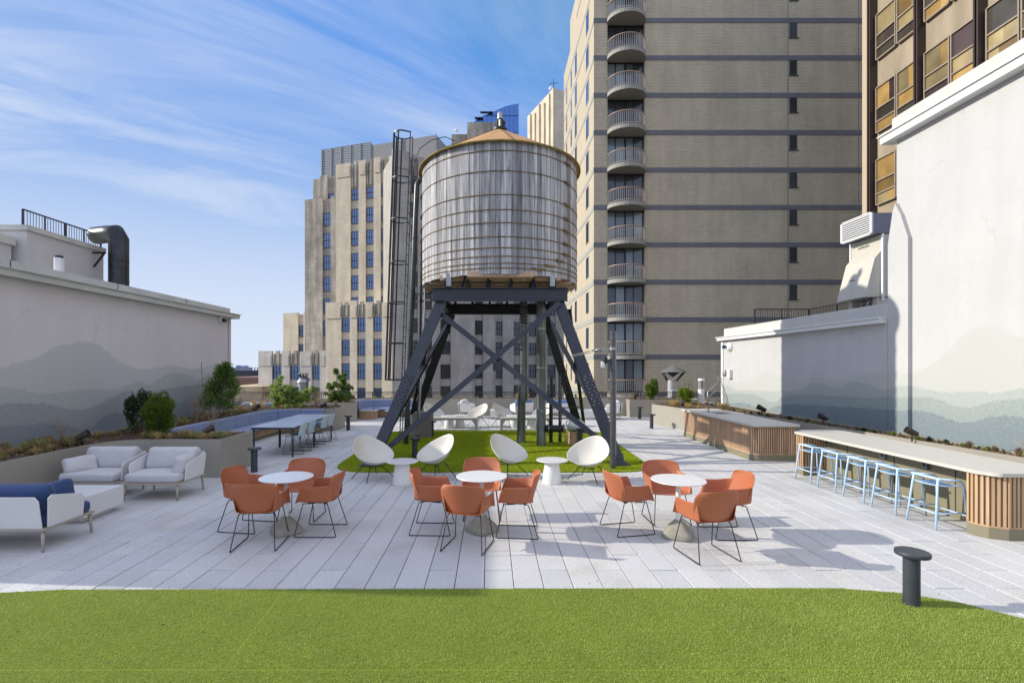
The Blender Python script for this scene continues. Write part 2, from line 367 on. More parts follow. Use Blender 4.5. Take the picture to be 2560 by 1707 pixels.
LA=[[onX(*cA(*p),XL) for p in ((0,1430),(150,1390),(300,1345),(420,1275),(560,1235),(700,1220),(790,1240),(870,1290),(960,1370),(1080,1425),(1200,1440),(1320,1420),(1400,1410),(1550,1445),(1650,1430),(1760,1400),(1880,1405))],
    [onX(*cB(*p),XL) for p in ((0,212),(150,215),(300,255),(450,245),(700,225),(900,225),(1000,190),(1100,165),(1180,185),(1260,130),(1370,95),(1480,120),(1530,150),(1640,100),(1840,60))],
    [onX(*cB(*p),XL) for p in ((0,340),(200,330),(380,345),(620,385),(750,350),(900,275),(1000,235),(1100,255),(1250,230),(1500,190),(1840,170))],
    [onX(*cB(*p),XL) for p in ((0,515),(100,512),(300,490),(450,495),(560,515),(700,530),(800,450),(900,410),(1000,415),(1200,400),(1350,350),(1500,310),(1840,300))]]
RA=[[onX(*c6(*p),XR) for p in ((335,700),(450,690),(520,650),(600,610),(650,640),(700,665),(800,685),(940,660),(1050,675),(1250,640),(1430,615),(1540,640),(1600,620),(1700,560),(1800,480),(1930,360),(2040,315),(2130,325),(2250,380),(2352,410))],
    [onX(*c6(*p),XR) for p in ((335,720),(380,745),(440,750),(700,755),(830,745),(900,700),(980,705),(1070,735),(1180,695),(1260,700),(1400,745),(1560,720),(1700,755),(2000,760),(2150,765),(2280,735),(2352,730))],
    [onX(*c6(*p),XR) for p in ((335,775),(450,775),(560,800),(620,830),(720,790),(850,780),(1100,790),(1300,800),(1600,795),(1700,800),(1800,840),(1940,865),(2080,830),(2352,805))],
    [onX(*c6(*p),XR) for p in ((335,835),(450,840),(560,880),(700,850),(900,850),(1050,860),(1400,880),(1700,905),(1800,940),(1930,970),(2100,930),(2352,935))]]
MURL=wall_mat('mural_wall_left',XL,(.66,.62,.61),LA,((.48,.485,.475),(.38,.40,.395),(.27,.295,.305),(.20,.235,.26)),7,17,-1)
MURR=wall_mat('mural_wall_right',XR,(.475,.475,.47),RA,((.425,.435,.405),(.325,.36,.345),(.25,.295,.285),(.165,.205,.225)),7,20,1)
COPING=mat('white_coping',(.50,.49,.45),.7,var=.08,scale=2,stretch=(1,1,.4),bump=.1)
COPINGL=mat('grey_white_coping',(.50,.50,.46),.7,var=.10,scale=2,stretch=(1,1,.4),bump=.1)
PLAST=mat('off_white_render',(.52,.50,.49),.85,var=.08,scale=1.2,bump=.3,bscale=8)
# ------------------------------------------------------------------ ground surfaces
def ground_mats():
    m=bpy.data.materials.new('granite_pavers'); m.use_nodes=True; t=m.node_tree; b=t.nodes['Principled BSDF']; b.inputs['Roughness'].default_value=.75; b.inputs['Specular IOR Level'].default_value=.3
    g,s=posn(t); a=N(t,'ShaderNodeAttribute',attribute_name='rnd')
    n=N(t,'ShaderNodeTexNoise',ins={'Scale':62,'Detail':5,'Roughness':.85}); L(t,g.outputs['Position'],n.inputs[0])
    n2=N(t,'ShaderNodeTexNoise',ins={'Scale':1.2,'Detail':6,'Roughness':.6}); L(t,g.outputs['Position'],n2.inputs[0])
    sp=Ramp(t,n.outputs[0],((.33,(.24,.24,.25)),(.45,(.52,.52,.515)),(.60,(.64,.64,.625))))
    v=Ramp(t,a.outputs['Fac'],((0,(.87,.87,.875)),(.5,(.94,.94,.94)),(1,(1.0,.99,.965))))
    d=Ramp(t,n2.outputs[0],((.30,(.84,.815,.77)),(.42,(.94,.93,.91)),(.58,(1,1,1))))
    L(t,Mix(t,1,Mix(t,1,sp,v,'MULTIPLY'),d,'MULTIPLY'),b.inputs['Base Color'])
    bp=N(t,'ShaderNodeBump',ins={'Strength':.3,'Distance':.003}); L(t,n.outputs[0],bp.inputs['Height']); L(t,bp.outputs[0],b.inputs['Normal'])
    tf=bpy.data.materials.new('artificial_turf'); tf.use_nodes=True; t=tf.node_tree; b=t.nodes['Principled BSDF']; b.inputs['Roughness'].default_value=.8; b.inputs['Specular IOR Level'].default_value=.15
    g,s=posn(t)
    n=N(t,'ShaderNodeTexNoise',ins={'Scale':60,'Detail':4,'Roughness':.7}); L(t,g.outputs['Position'],n.inputs[0])
    n2=N(t,'ShaderNodeTexNoise',ins={'Scale':1.3,'Detail':5}); L(t,g.outputs['Position'],n2.inputs[0])
    c=Ramp(t,n.outputs[0],((.3,(.10,.14,.015)),(.7,(.22,.28,.03))))
    L(t,Mix(t,1,c,Ramp(t,n2.outputs[0],((.3,(.85,.85,.85)),(.7,(1.05,1.05,1.0)))),'MULTIPLY'),b.inputs['Base Color'])
    bl=[]
    for nm,c0,c1 in (('turf_blades',(.22,.285,.065),(.47,.545,.17)),('turf_blades_deep',(.25,.32,.004),(.42,.50,.01))):
        q=bpy.data.materials.new(nm); q.use_nodes=True; t=q.node_tree; b=t.nodes['Principled BSDF']; b.inputs['Roughness'].default_value=.5; b.inputs['Specular IOR Level'].default_value=.25
        a=N(t,'ShaderNodeAttribute',attribute_name='rnd'); g,s=posn(t)
        n2=N(t,'ShaderNodeTexNoise',ins={'Scale':2.2,'Detail':5}); L(t,g.outputs['Position'],n2.inputs[0])
        L(t,Mix(t,1,Mix(t,a.outputs['Fac'],c0,c1),Ramp(t,n2.outputs[0],((.3,(.82,.86,.8)),(.7,(1.08,1.04,1.0)))),'MULTIPLY'),b.inputs['Base Color'])
        tr=N(t,'ShaderNodeBsdfTranslucent',ins={'Color':(c1[0]*.9,c1[1]*.9,c1[2]*.6,1)}); mx=N(t,'ShaderNodeMixShader'); mx.inputs[0].default_value=.25
        L(t,b.outputs[0],mx.inputs[1]); L(t,tr.outputs[0],mx.inputs[2]); L(t,mx.outputs[0],t.nodes['Material Output'].inputs[0]); bl.append(q)
    return m,tf,bl
PAVE,TURF,BLADES=ground_mats()
DARK=mat('joint_bed',(.035,.032,.03),.95,var=.3)
ASPH=mat('street_asphalt',(.05,.05,.052),.9,var=.2,scale=.05)
def pavement():
    mb=MB(); att=[]; w,l,gap=.3045,.886,.008; rnd=random.Random(3)
    k0,k1=-44,44
    for k in range(k0,k1):
        x=-.0634+k*w
        off=0 if k%2==0 else l/2
        j=-3
        while True:
            y=5.404+off+j*l; j+=1
            if y>22.6: break
            if y+l<4.0: continue
            if x<-9.6 and y<17.4 or x>9.4: continue
            dz=rnd.uniform(-.0022,.0012); tx=rnd.uniform(-.0016,.0016); ty=rnd.uniform(-.0012,.0012); e=.003
            x0,x1,y0,y1=x+gap/2,x+w-gap/2,y+gap/2,y+l-gap/2
            vs=[]
            for (xx,yy) in ((x0,y0),(x1,y0),(x1,y1),(x0,y1)): vs.append((xx,yy,-.03))
            for (xx,yy) in ((x0,y0),(x1,y0),(x1,y1),(x0,y1)): vs.append((xx,yy,dz-e+(tx if xx==x1 else -tx)+(ty if yy==y1 else -ty)))
            for (xx,yy) in ((x0+e,y0+e),(x1-e,y0+e),(x1-e,y1-e),(x0+e,y1-e)): vs.append((xx,yy,dz+(tx if xx>x0+.1 else -tx)+(ty if yy>y0+.1 else -ty)))
            mb.add(vs,[(0,1,5,4),(1,2,6,5),(2,3,7,6),(3,0,4,7),(4,5,9,8),(5,6,10,9),(6,7,11,10),(7,4,8,11),(8,9,10,11)])
            att += [rnd.random()]*12
    o=mb.build('pavement',PAVE); a=o.data.attributes.new('rnd','FLOAT','POINT'); a.data.foreach_set('value',att); tag(o,None,None,kind='structure')
    tag(MB().box((-30,.0,-.10),(9.6,23.6,-.032)).build('roof_deck',DARK),None,None,kind='structure')
    tag(MB().box((-1500,-400,-31),(1500,2600,-30)).build('ground',ASPH),None,None,kind='structure')
pavement()
def inside(p,poly):
    x,y=p; c=False; n=len(poly)
    for i in range(n):
        (x1,y1),(x2,y2)=poly[i],poly[i-1]
        if (y1>y)!=(y2>y) and x<(x2-x1)*(y-y1)/(y2-y1)+x1: c=not c
    return c
def smooth_poly(P,r=.5,n=6):
    out=[]; m=len(P)
    for i in range(m):
        a,b,c=Vector(P[i-1]),Vector(P[i]),Vector(P[(i+1)%m])
        d1=min(r,(a-b).length/2.05); d2=min(r,(c-b).length/2.05)
        p=b+(a-b).normalized()*d1; q=b+(c-b).normalized()*d2
        for k in range(n+1):
            t=k/n; v=p*(1-t)**2+b*2*t*(1-t)+q*t*t; out.append((v.x,v.y))
    return out
def turf(name,poly,z,count,yr,hgt,label,bladew,mt):
    base=MB().prism(poly,-.01,z).build(name,TURF); tag(base,None,None,kind='structure')
    rs=np.random.RandomState(5); P=np.array(poly); x0,x1=P[:,0].min(),P[:,0].max(); y0,y1=max(P[:,1].min(),yr[0]),min(P[:,1].max(),yr[1])
    n=int(count); X=rs.uniform(x0,x1,n); Y=rs.uniform(y0,y1,n)
    # keep only those inside the outline
    c=np.zeros(n,bool); m=len(P)
    for i in range(m):
        (ax,ay),(bx,by)=P[i],P[i-1]
        if ay==by: continue
        c^=((ay>Y)!=(by>Y))&(X<(bx-ax)*(Y-ay)/(by-ay)+ax)
    vis=np.abs(X)<Y*1.12+.6
    if name=='lawn':
        vis&=~(np.abs(X+2.02+.08*(Y-4.2))<.010)&~((np.abs(Y-3.60)<.010))
        X=np.where(np.abs(X+2.02)<.03,X+.0,X)
    X=X[c&vis]; Y=Y[c&vis]; n=len(X)
    a=rs.uniform(0,6.283,n); h=hgt*rs.uniform(.6,1.15,n); ln=rs.normal(0,.5,(n,2))*hgt*.8
    dx=np.cos(a)*bladew/2; dy=np.sin(a)*bladew/2
    V=np.zeros((n,3,3)); V[:,0]=np.c_[X-dx,Y-dy,np.full(n,z)]; V[:,1]=np.c_[X+dx,Y+dy,np.full(n,z)]; V[:,2]=np.c_[X+ln[:,0],Y+ln[:,1],z+h]
    me=bpy.data.meshes.new('turf_blades'); me.vertices.add(n*3); me.vertices.foreach_set('co',V.reshape(-1)); me.loops.add(n*3); me.loops.foreach_set('vertex_index',np.arange(n*3,dtype=np.int32))
    me.polygons.add(n); me.polygons.foreach_set('loop_start',np.arange(0,n*3,3,dtype=np.int32)); me.polygons.foreach_set('loop_total',np.full(n,3,dtype=np.int32)); me.update(calc_edges=True)
    at_=me.attributes.new('rnd','FLOAT','POINT'); at_.data.foreach_set('value',np.repeat(rs.uniform(0,1,n),3))
    me.materials.append(mt); o=bpy.data.objects.new('turf_grass',me); COL.objects.link(o); tag(o,label,'grass',kind='stuff')
lawn=[(-7.5,.5),(7,.5),(7,2.0),(5.6,3.3),(4.72,4.33),(4.44,4.62),(4.05,4.82),(3.5,4.92),(3.0,4.925),(-4.3,4.89),(-5.0,4.80),(-7.5,4.4)]
turf('lawn',lawn,.018,430000,(3.15,5.2),.015,'short bright green artificial grass of the front lawn',.0036,BLADES[0])
isl=smooth_poly([(-3.45,10.35),(3.55,10.35),(3.75,16.9),(-3.5,16.9)],.9,8)
turf('island_lawn',isl,.018,230000,(10,17.5),.022,'deep green artificial grass under the water tower',.010,BLADES[1])
# ------------------------------------------------------------------ big walls
def left_wall():
    ye=16.6; top=4.20
    r=thing('mural_wall','white rendered wall with painted grey hills along left side','wall',(XL,ye,0))
    MB().box((XL-.5,5.4,-.05),(XL,ye,3.9)).build('wall',MURL,r)
    m=MB(); m.box((XL-.5,5.4,3.88),(XL-.04,ye+.02,top)); m.build('parapet',COPINGL,r)
    m=MB(); m.box((XL-.2,5.4,3.86),(XL+.20,ye+.20,3.99)); m.box((XL-.2,5.4,3.99),(XL+.24,ye+.24,4.01)); m.build('cornice',COPINGL,r)
    m=MB()
    for y in (9.0,11.6,14.2): m.box((XL-.035,y,3.99),(XL-.03,y+.012,top+.002))
    m.build('coping_joint',DARK,r)
    m=MB(); m.tube([(XL+.03,ye-.18,3.84),(XL+.03,ye-.18,1.5),(XL+.03,ye-.30,1.3),(XL+.03,ye-.6,1.1)],.02); m.build('conduit',PLAST,r)
    p=at(1800/3.267,480+1040/3.267,0) if 0 else None
    D,z=onX(1805/3.267,480+1040/3.267,XL+.05)
    c=thing('security_camera','small domed camera on the shaded left wall under its cornice','camera',(XL+.02,D,z))
    MB(Matrix.Translation((XL,D,z))@Matrix.Rotation(R(90),4,'Y')).lathe([(.01,0),(.13,0),(.14,.03),(.12,.10)]).build('housing',WHITE,c,True,40)
    MB(Matrix.Translation((XL+.10,D+.02,z-.02))@Matrix.Rotation(R(100),4,'Y')).lathe([(.0,0),(.07,0),(.06,.09),(.03,.12)]).build('lens_dome',STEEL,c,True,60)
left_wall()
def right_walls():
    ye=19.1
    r=thing('lower_mural_wall','lower white wall with painted green hills and white cornice','wall',(XR,ye,0))
    MB().box((XR,11.21,-.05),(XR+.4,ye,3.4)).build('wall',MURR,r)
    m=MB(); m.box((XR+.03,11.21,3.38),(XR+.4,ye+.02,3.70)); m.build('parapet',COPING,r)
    m=MB(); m.box((XR-.17,11.24,3.24),(XR+.2,ye+.22,3.35)); m.box((XR-.21,11.22,3.35),(XR+.2,ye+.26,3.38)); m.build('cornice',WHITE,r)
    m=MB(); m.box((XR-.035,ye-.02,.0),(XR+.1,ye+.14,3.24)); m.build('corner_post',WHITE,r)
    m=MB(); m.box((XR+.1,12,3.3),(XR+6,ye,3.42)); m.build('roof',BANDL,r)
    r=thing('tall_mural_wall','tall white brick wall with painted hills and a high cornice','wall',(XR,6,0))
    MB().box((XR+.09,.5,-.05),(XR+.6,11.06,7.9)).build('wall',MURR,r)
    m=MB(); pts=[(10.66,-.02),(11.20,-.02),(11.20,5.03),(11.07,5.75),(11.0,5.9),(10.85,5.6),(10.66,5.05)]
    n=len(pts); m.add([(XR,y,z) for y,z in pts]+[(XR+.3,y,z) for y,z in pts],[tuple(range(n))[::-1],tuple(range(n,2*n))]+[(i,(i+1)%n,n+(i+1)%n,n+i) for i in range(n)])
    m.build('pier',MURR,r)
    m=MB(); m.box((XR+.03,.5,7.52),(XR+.6,11.12,7.85)); m.build('parapet',COPING,r)
    m=MB(); m.box((XR-.12,.5,7.34),(XR+.2,11.28,7.50)); m.box((XR-.16,.5,7.50),(XR+.2,11.32,7.53)); m.build('cornice',WHITE,r)
right_walls()
def wall_fixtures():
    D,z=18.55,2.98
    c=thing('security_camera','white camera on the sunny far end of right wall beneath the cornice','camera',(XR,D,z))
    MB(Matrix.Translation((XR,D,z))@Matrix.Rotation(R(-90),4,'Y')).lathe([(.0,0),(.17,0),(.18,.04),(.12,.12)]).build('housing',WHITE,c,True,40)
    MB().rbox((XR-.20,D+.10,z),(.14,.14,.14),.06).build('lens_dome',NAVY,c,True)
    D,z=18.6,1.95
    c=thing('exit_lamp_box','small clear and white emergency light on corner of right wall','wall light',(XR,D,z))
    MB().rbox((XR-.06,D-.1,z),(.12,.22,.34),.02,n=1).build('box',WHITE,c)
    MB().rbox((XR-.11,D+.12,z+.02),(.18,.2,.24),.07,n=1).build('lens',GALV,c,True)
wall_fixtures()
# ------------------------------------------------------------------ planters
def planter(label, outline, z=.77, name='planter'):
    r=thing(name,label,'planter',(outline[0][0],outline[0][1],0))
    n=len(outline)
    a=sum(outline[i][0]*outline[(i+1)%n][1]-outline[(i+1)%n][0]*outline[i][1] for i in range(n))
    if a<0: outline=outline[::-1]
    # rim: outer wall with thickness .05
    inn=[]
    for i in range(n):
        p,q,s_=Vector(outline[i-1]),Vector(outline[i]),Vector(outline[(i+1)%n])
        d1=(q-p).normalized(); d2=(s_-q).normalized(); n1=Vector((-d1.y,d1.x)); n2=Vector((-d2.y,d2.x)); b=(n1+n2)
        b=b/max(.4,b.length_squared/2); inn.append((q.x+b.x*.04,q.y+b.y*.04))
    m=MB(); m.add([(x,y,0.0) for x,y in outline]+[(x,y,z) for x,y in outline]+[(x,y,z) for x,y in inn]+[(x,y,z-.1) for x,y in inn],
        [(i,(i+1)%n,n+(i+1)%n,n+i) for i in range(n)]+[(n+i,n+(i+1)%n,2*n+(i+1)%n,2*n+i) for i in range(n)]+[(2*n+i,2*n+(i+1)%n,3*n+(i+1)%n,3*n+i) for i in range(n)])
    m.build('side',TAUPE,r)
    MB().prism(inn,.1,z-.035).build('soil',SOIL,r)
    return r,inn
def arc(cx,cy,rad,a0,a1,n=8): return [(cx+rad*math.cos(R(a0+(a1-a0)*i/n)),cy+rad*math.sin(R(a0+(a1-a0)*i/n))) for i in range(n+1)]
P1o=[(-7.56,3.0),(-7.56,9.2)]+arc(-6.86,9.19,.70,180,90,8)[1:]+[(-5.45,9.89),(-5.42,11.15),(-7.62,11.15),(-7.62,17.0),(-5.38,17.0),(-5.33,18.0),(-5.6,18.6),(XL-.5+.45,18.6),(XL+.005,16.8),(XL+.005,3.0)]
# split the left bed in two planters around the banquette
P1=[(-7.56,3.0),(-7.56,9.2)]+arc(-6.86,9.19,.70,180,90,8)[1:]+[(-5.45,9.89),(-5.42,11.15),(-7.62,11.15),(-7.62,14.6),(XL+.006,14.6),(XL+.006,3.0)]
P2=[(XL+.006,14.604),(-7.62,14.604),(-7.62,17.02),(-5.40,17.02),(-5.34,18.0),(-5.8,18.7),(-10.2,18.7),(-10.2,16.86),(XL+.006,16.86)]
p1,p1i=planter('long taupe metal planter against the left mural wall with rounded corner',P1)
p2,p2i=planter('taupe planter with pine behind the blue banquette at the wall end',P2)
P3=[(-12,19.9),(-5.42,19.9),(-5.85,21.3),(-5.85,22.4),(-12,22.4)]
p3,p3i=planter('far left taupe planter beside the curved blue sofa',P3)
P4=[(-5.84,22.1),(6.12,22.1),(6.12,21.5),(9.3,21.5),(9.3,22.9),(-5.84,22.9)]
p4,p4i=planter('long low taupe planter of golden grasses along the far railing',P4)
P5=[(6.78,16.9),(7.79,16.9),(8.43,11.1),(8.95,3.0),(XR-.006,3.0),(XR-.006,21.2),(8.2,21.2),(6.3,19.1)]
p5,p5i=planter('taupe planter with box end running along the right mural wall',P5)
# ------------------------------------------------------------------ water tower
TC=(.25,13.8)
def tower():
    r=thing('water_tower','weathered round wooden water tank with tan cone roof on dark steel tower','water tower',(TC[0],TC[1],0))
    cx,cy=TC; RT=2.15
    def zf(y7,Rr=RT): return H+(Y0-(260+y7/3.136))/F*(cy-Rr)
    zb,zt=zf(1332),zf(285)
    # staves
    wm=bpy.data.materials.new('weathered_staves'); wm.use_nodes=True; t=wm.node_tree; b=t.nodes['Principled BSDF']; b.inputs['Roughness'].default_value=.8; b.inputs['Specular IOR Level'].default_value=.2
    a=N(t,'ShaderNodeAttribute',attribute_name='rnd'); c=N(t,'ShaderNodeTexCoord')
    mm=N(t,'ShaderNodeMapping'); mm.inputs['Scale'].default_value=(9,9,.35); L(t,c.outputs['Object'],mm.inputs[0])
    n=N(t,'ShaderNodeTexNoise',ins={'Scale':1.6,'Detail':9,'Roughness':.7}); L(t,mm.outputs[0],n.inputs[0])
    m3=N(t,'ShaderNodeMapping'); m3.inputs['Scale'].default_value=(7,7,2.4); L(t,c.outputs['Object'],m3.inputs[0])
    kn=N(t,'ShaderNodeTexVoronoi',ins={'Scale':.62,'Randomness':1}); L(t,m3.outputs[0],kn.inputs[0])
    knot=Ramp(t,kn.outputs['Distance'],((.05,.35),(.10,1)))
    col=Ramp(t,n.outputs[0],((.27,(.06,.058,.06)),(.40,(.20,.20,.205)),(.54,(.42,.42,.42)),(.70,(.62,.615,.60))))
    v=Ramp(t,a.outputs['Fac'],((0,(.55,.54,.56)),(.45,(.95,.94,.94)),(1,(1.25,1.24,1.20))))
    nr=N(t,'ShaderNodeTexNoise',ins={'Scale':1.1,'Detail':6,'Roughness':.7}); L(t,c.outputs['Object'],nr.inputs[0])
    rust=Mix(t,Ramp(t,nr.outputs[0],((.60,0),(.74,.45))),Mix(t,1,col,v,'MULTIPLY'),(.22,.105,.04))
    kc=N(t,'ShaderNodeCombineColor')
    for i in range(3): L(t,knot,kc.inputs[i])
    L(t,Mix(t,1,rust,kc.outputs[0],'MULTIPLY'),b.inputs['Base Color'])
    bp=N(t,'ShaderNodeBump',ins={'Strength':.4,'Distance':.01}); L(t,n.outputs[0],bp.inputs['Height']); L(t,bp.outputs[0],b.inputs['Normal'])
    m=MB(); att=[]; ns=104; rnd=random.Random(11)
    for k in range(ns):
        a0=2*math.pi*k/ns+.0016; a1=2*math.pi*(k+1)/ns-.0016; rr=RT+rnd.uniform(-.004,.004); z0=zb+rnd.uniform(-.012,.012)
        vs=[]
        for z in (z0,zt):
            for aa,ra in ((a0,rr-.06),(a0,rr),(a1,rr),(a1,rr-.06)): vs.append((cx+ra*math.cos(aa),cy+ra*math.sin(aa),z))
        m.add(vs,[(0,1,2,3),(7,6,5,4),(0,4,5,1),(1,5,6,2),(2,6,7,3),(3,7,4,0)]); att+=[rnd.random()]*8
    o=m.build('tank',wm,r); q=o.data.attributes.new('rnd','FLOAT','POINT'); q.data.foreach_set('value',att)
    MB().lathe([(0,zb+.08),(RT-.05,zb+.08),(RT-.05,zb+.16),(0,zb+.16)],(cx,cy,0),48).build('tank_floor',WOODS,r)
    rustm=mat('rusty_hoop',(.16,.095,.035),.75,var=.5,scale=5)
    for i,y in enumerate((365,525,710,828,930,1040,1127,1193,1247,1285)):
        z=zf(y); hp=MB().tube([(cx+(RT+.008)*math.cos(2*math.pi*k/72),cy+(RT+.008)*math.sin(2*math.pi*k/72),z) for k in range(72)],.012,6,closed=True).build('hoop',rustm,r,True)
        ang=R(-38-6*i*.55+(i*3 if i<7 else 2)) if i<7 else R(-47-(i-7)*9)
        for aa in (ang,R(-172)):
            px_,py_=cx+(RT+.03)*math.cos(aa),cy+(RT+.03)*math.sin(aa); tn=Vector((-math.sin(aa),math.cos(aa),0))
            lg=MB(); lg.beam(Vector((px_,py_,z))-tn*.10,Vector((px_,py_,z))+tn*.10,.05,.05,(0,0,1)); lg.tube([Vector((px_,py_,z+.02))-tn*.18,Vector((px_,py_,z+.02))+tn*.18],.010,6); lg.build('lug',rustm,hp)
    # roof
    canvas=mat('tan_roof_canvas',(.43,.235,.085),.75,var=.14,scale=1.2,bump=.15,bscale=2)
    za=H+(Y0-317)/F*cy-.13; re=RT+.085; ze=zt+.0
    m=MB(); nn=16; vs=[]
    for k in range(nn):
        for q in range(6):
            a0=2*math.pi*(k+q/6)/nn+.13; vs.append((cx+re*math.cos(a0),cy+re*math.sin(a0),ze-.02))
    NR=nn*6
    for k in range(nn):
        for q in range(6):
            a0=2*math.pi*(k+q/6)/nn+.13; sag=.025*math.sin(math.pi*q/6); rr=re*.52; vs.append((cx+rr*math.cos(a0),cy+rr*math.sin(a0),ze+(za-ze)*.51-sag))
    for k in range(nn):
        for q in range(6):
            a0=2*math.pi*(k+q/6)/nn+.13; vs.append((cx+.14*math.cos(a0),cy+.14*math.sin(a0),za))
    m.add(vs,[(j*NR+i,j*NR+(i+1)%NR,(j+1)*NR+(i+1)%NR,(j+1)*NR+i) for j in range(2) for i in range(NR)]+[tuple(2*NR+i for i in range(NR)),tuple(range(NR))[::-1]])
    ro=m.build('roof',canvas,r)
    seam=MB()
    for k in range(0,nn,2):
        a0=2*math.pi*k/nn+.13; seam.tube([(cx+re*math.cos(a0),cy+re*math.sin(a0),ze),(cx+re*.52*math.cos(a0),cy+re*.52*math.sin(a0),ze+(za-ze)*.51+.006),(cx+.14*math.cos(a0),cy+.14*math.sin(a0),za+.005)],.010,5)
    seam.build('seam',mat('roof_seam',(.10,.055,.03),.8),ro)
    moss=mat('mossy_rim',(.22,.17,.035),.9,var=.5,scale=9)
    MB().tube([(cx+(re+.005)*math.cos(2*math.pi*k/96),cy+(re+.005)*math.sin(2*math.pi*k/96),ze-.035) for k in range(96)],.022,6,closed=True).build('roof_rim',moss,r,True)
    f=MB(); f.lathe([(.0,za),(.20,za),(.20,za+.06),(.11,za+.10),(.14,za+.17),(.155,za+.24),(.11,za+.30),(.05,za+.31),(0,za+.31)],(cx+.02,cy,0),14); f.build('vent',STEEL2,r,True,40)
    MB().lathe([(.035,za),(.035,za+.25),(.075,za+.26),(.075,za+.42),(.06,za+.45),(0,za+.45)],(cx+.02,cy-.16,0),14).build('vent_pipe',GALV,r,True,40)
    # dunnage and girders
    gz0,gz1=H+(Y0-753)/F*12.25,H+(Y0-720)/F*12.25
    yf,yb=12.25,15.4; xl,xr=cx-1.70,cx+1.68
    def ibeam(a,b,h,w,axis):
        m=MB(); (x0,y0,z0),(x1,y1,z1)=a,b
        if axis=='x':
            m.box((x0,y0-.012,z0+.021),(x1,y0+.012,z0+h-.021)); m.box((x0,y0-w/2,z0),(x1,y0+w/2,z0+.02)); m.box((x0,y0-w/2,z0+h-.02),(x1,y0+w/2,z0+h))
        else:
            m.box((x0-.012,y0,z0+.021),(x0+.012,y1,z0+h-.021)); m.box((x0-w/2,y0,z0),(x0+w/2,y1,z0+.02)); m.box((x0-w/2,y0,z0+h-.02),(x0+w/2,y1,z0+h))
        return m
    hh=gz1-gz0
    ibeam((xl,yf,gz0),(xr,yf,gz0),hh,.16,'x').build('girder',STEEL,r)
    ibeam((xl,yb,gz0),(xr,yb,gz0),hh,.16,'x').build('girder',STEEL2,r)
    ibeam((xl+.12,yf+.09,gz0+.03),(0,yb-.09,gz0+.03),hh-.06,.14,'y').build('girder',STEEL,r)
    ibeam((xr-.12,yf+.09,gz0+.03),(0,yb-.09,gz0+.03),hh-.06,.14,'y').build('girder',STEEL,r)
    for k in range(6):                                    # sloped steel joists
        x=cx-1.35+k*.54; j=MB(); j.box((x-.035,yf-.1,gz1+.012),(x+.035,yb+.3,zb-.06)); j.build('joist',STEEL2,r)
    for k in range(9):
        y=yf-.42+k*.50; hw=math.sqrt(max(.1,RT*RT-(y-cy)**2))-.06; MB().box((cx-hw,y-.11,zb-.055),(cx+hw,y+.11,zb+.075)).build('plank',WOODS,r)
    for sx in (-1.28,1.28):
        MB().box((cx+sx-.06,yf-.20,gz1+.013),(cx+sx+.06,yf-.09,gz1+.34)).build('bracket',GALV,r)
    for sx in (-1.0,-.35,.28,.92):
        m=MB(); m.beam((cx+sx*.95,yf-.06,gz1+.02),(cx+sx*.86,yf-.34,zb-.02),.05,.05,(1,0,0)); m.build('strut',STEEL,r)
    # legs: channels between girder ends and footings
    feet={(-1,-1):(-2.70,11.05),(1,-1):(2.93,11.1),(1,1):(3.02,16.4),(-1,1):(-2.72,16.5)}
    tops={(-1,-1):(xl+.22,yf),(1,-1):(xr-.22,yf),(1,1):(xr-.22,yb),(-1,1):(xl+.22,yb)}
    for k,(fx,fy) in feet.items():
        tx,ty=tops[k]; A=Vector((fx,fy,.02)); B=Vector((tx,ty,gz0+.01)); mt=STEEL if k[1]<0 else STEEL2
        t_=(B-A).normalized(); side=Vector((1,0,0)); side=(side-t_*side.dot(t_)).normalized(); out=t_.cross(side)
        m=MB(); m.beam(A,B,.26,.012,(1,0,0))
        for s_ in (-1,1): m.beam(A+side*(s_*.124)+out*(.045),B+side*(s_*.124)+out*(.045),.012,.10,(1,0,0))
        lg=m.build('leg',mt,r)
        MB().box((fx-.2,fy-.2,.018),(fx+.2,fy+.2,.045)).build('foot_plate',mt,lg)
        # splice plate with bolts
        C=A+(B-A)*.43; p=MB(); p.beam(C-t_*.42,C+t_*.42,.235,.014,(1,0,0))
        front=-out if out.y>0 else out; p2=MB()
        p.v=[tuple(Vector(q)+front*.013) for q in p.v]
        sp_=p.build('splice_plate',mt,lg)
        bm=MB()
        for i in range(10):
            for s_ in (-.065,.065):
                c_=C+t_*(-.36+i*.08)+side*(s_+(.02 if i%2 else -.02))+front*.02
                bm.tube([c_,c_+front*.028],[.017,.011],6)
        bm.build('bolts',GALV if k[0]>0 else mt,sp_)
    def brace(a,b,ms,w=.085,sd=(0,1,0)):
        a=Vector(a); b=Vector(b); t_=(b-a).normalized(); s0=Vector(sd); s0=(s0-t_*s0.dot(t_)).normalized(); v_=t_.cross(s0)
        m=MB(); m.beam(a,b,.012,w*1.5,sd); m.beam(a+s0*.05+v_*(w*.7),b+s0*.05+v_*(w*.7),.09,.012,sd); m.beam(a+s0*.05-v_*(w*.7),b+s0*.05-v_*(w*.7),.09,.012,sd)
        return m.build('brace',ms,r)
    fl,fr,br_,bl=[feet[k] for k in ((-1,-1),(1,-1),(1,1),(-1,1))]; tl,tr_,tbr,tbl=[tops[k] for k in ((-1,-1),(1,-1),(1,1),(-1,1))]
    def lerp(f,t,z):
        k=z/gz0; return (f[0]+(t[0]-f[0])*k,f[1]+(t[1]-f[1])*k,z)
    o1=(0,-.07,0)
    def sh(p,d): return (p[0]+d[0],p[1]+d[1],p[2]+d[2])
    brace(sh(lerp(fl,tl,.12),(0,-.09,0)),sh(lerp(fr,tr_,gz0-.05),(0,-.09,0)),STEEL)
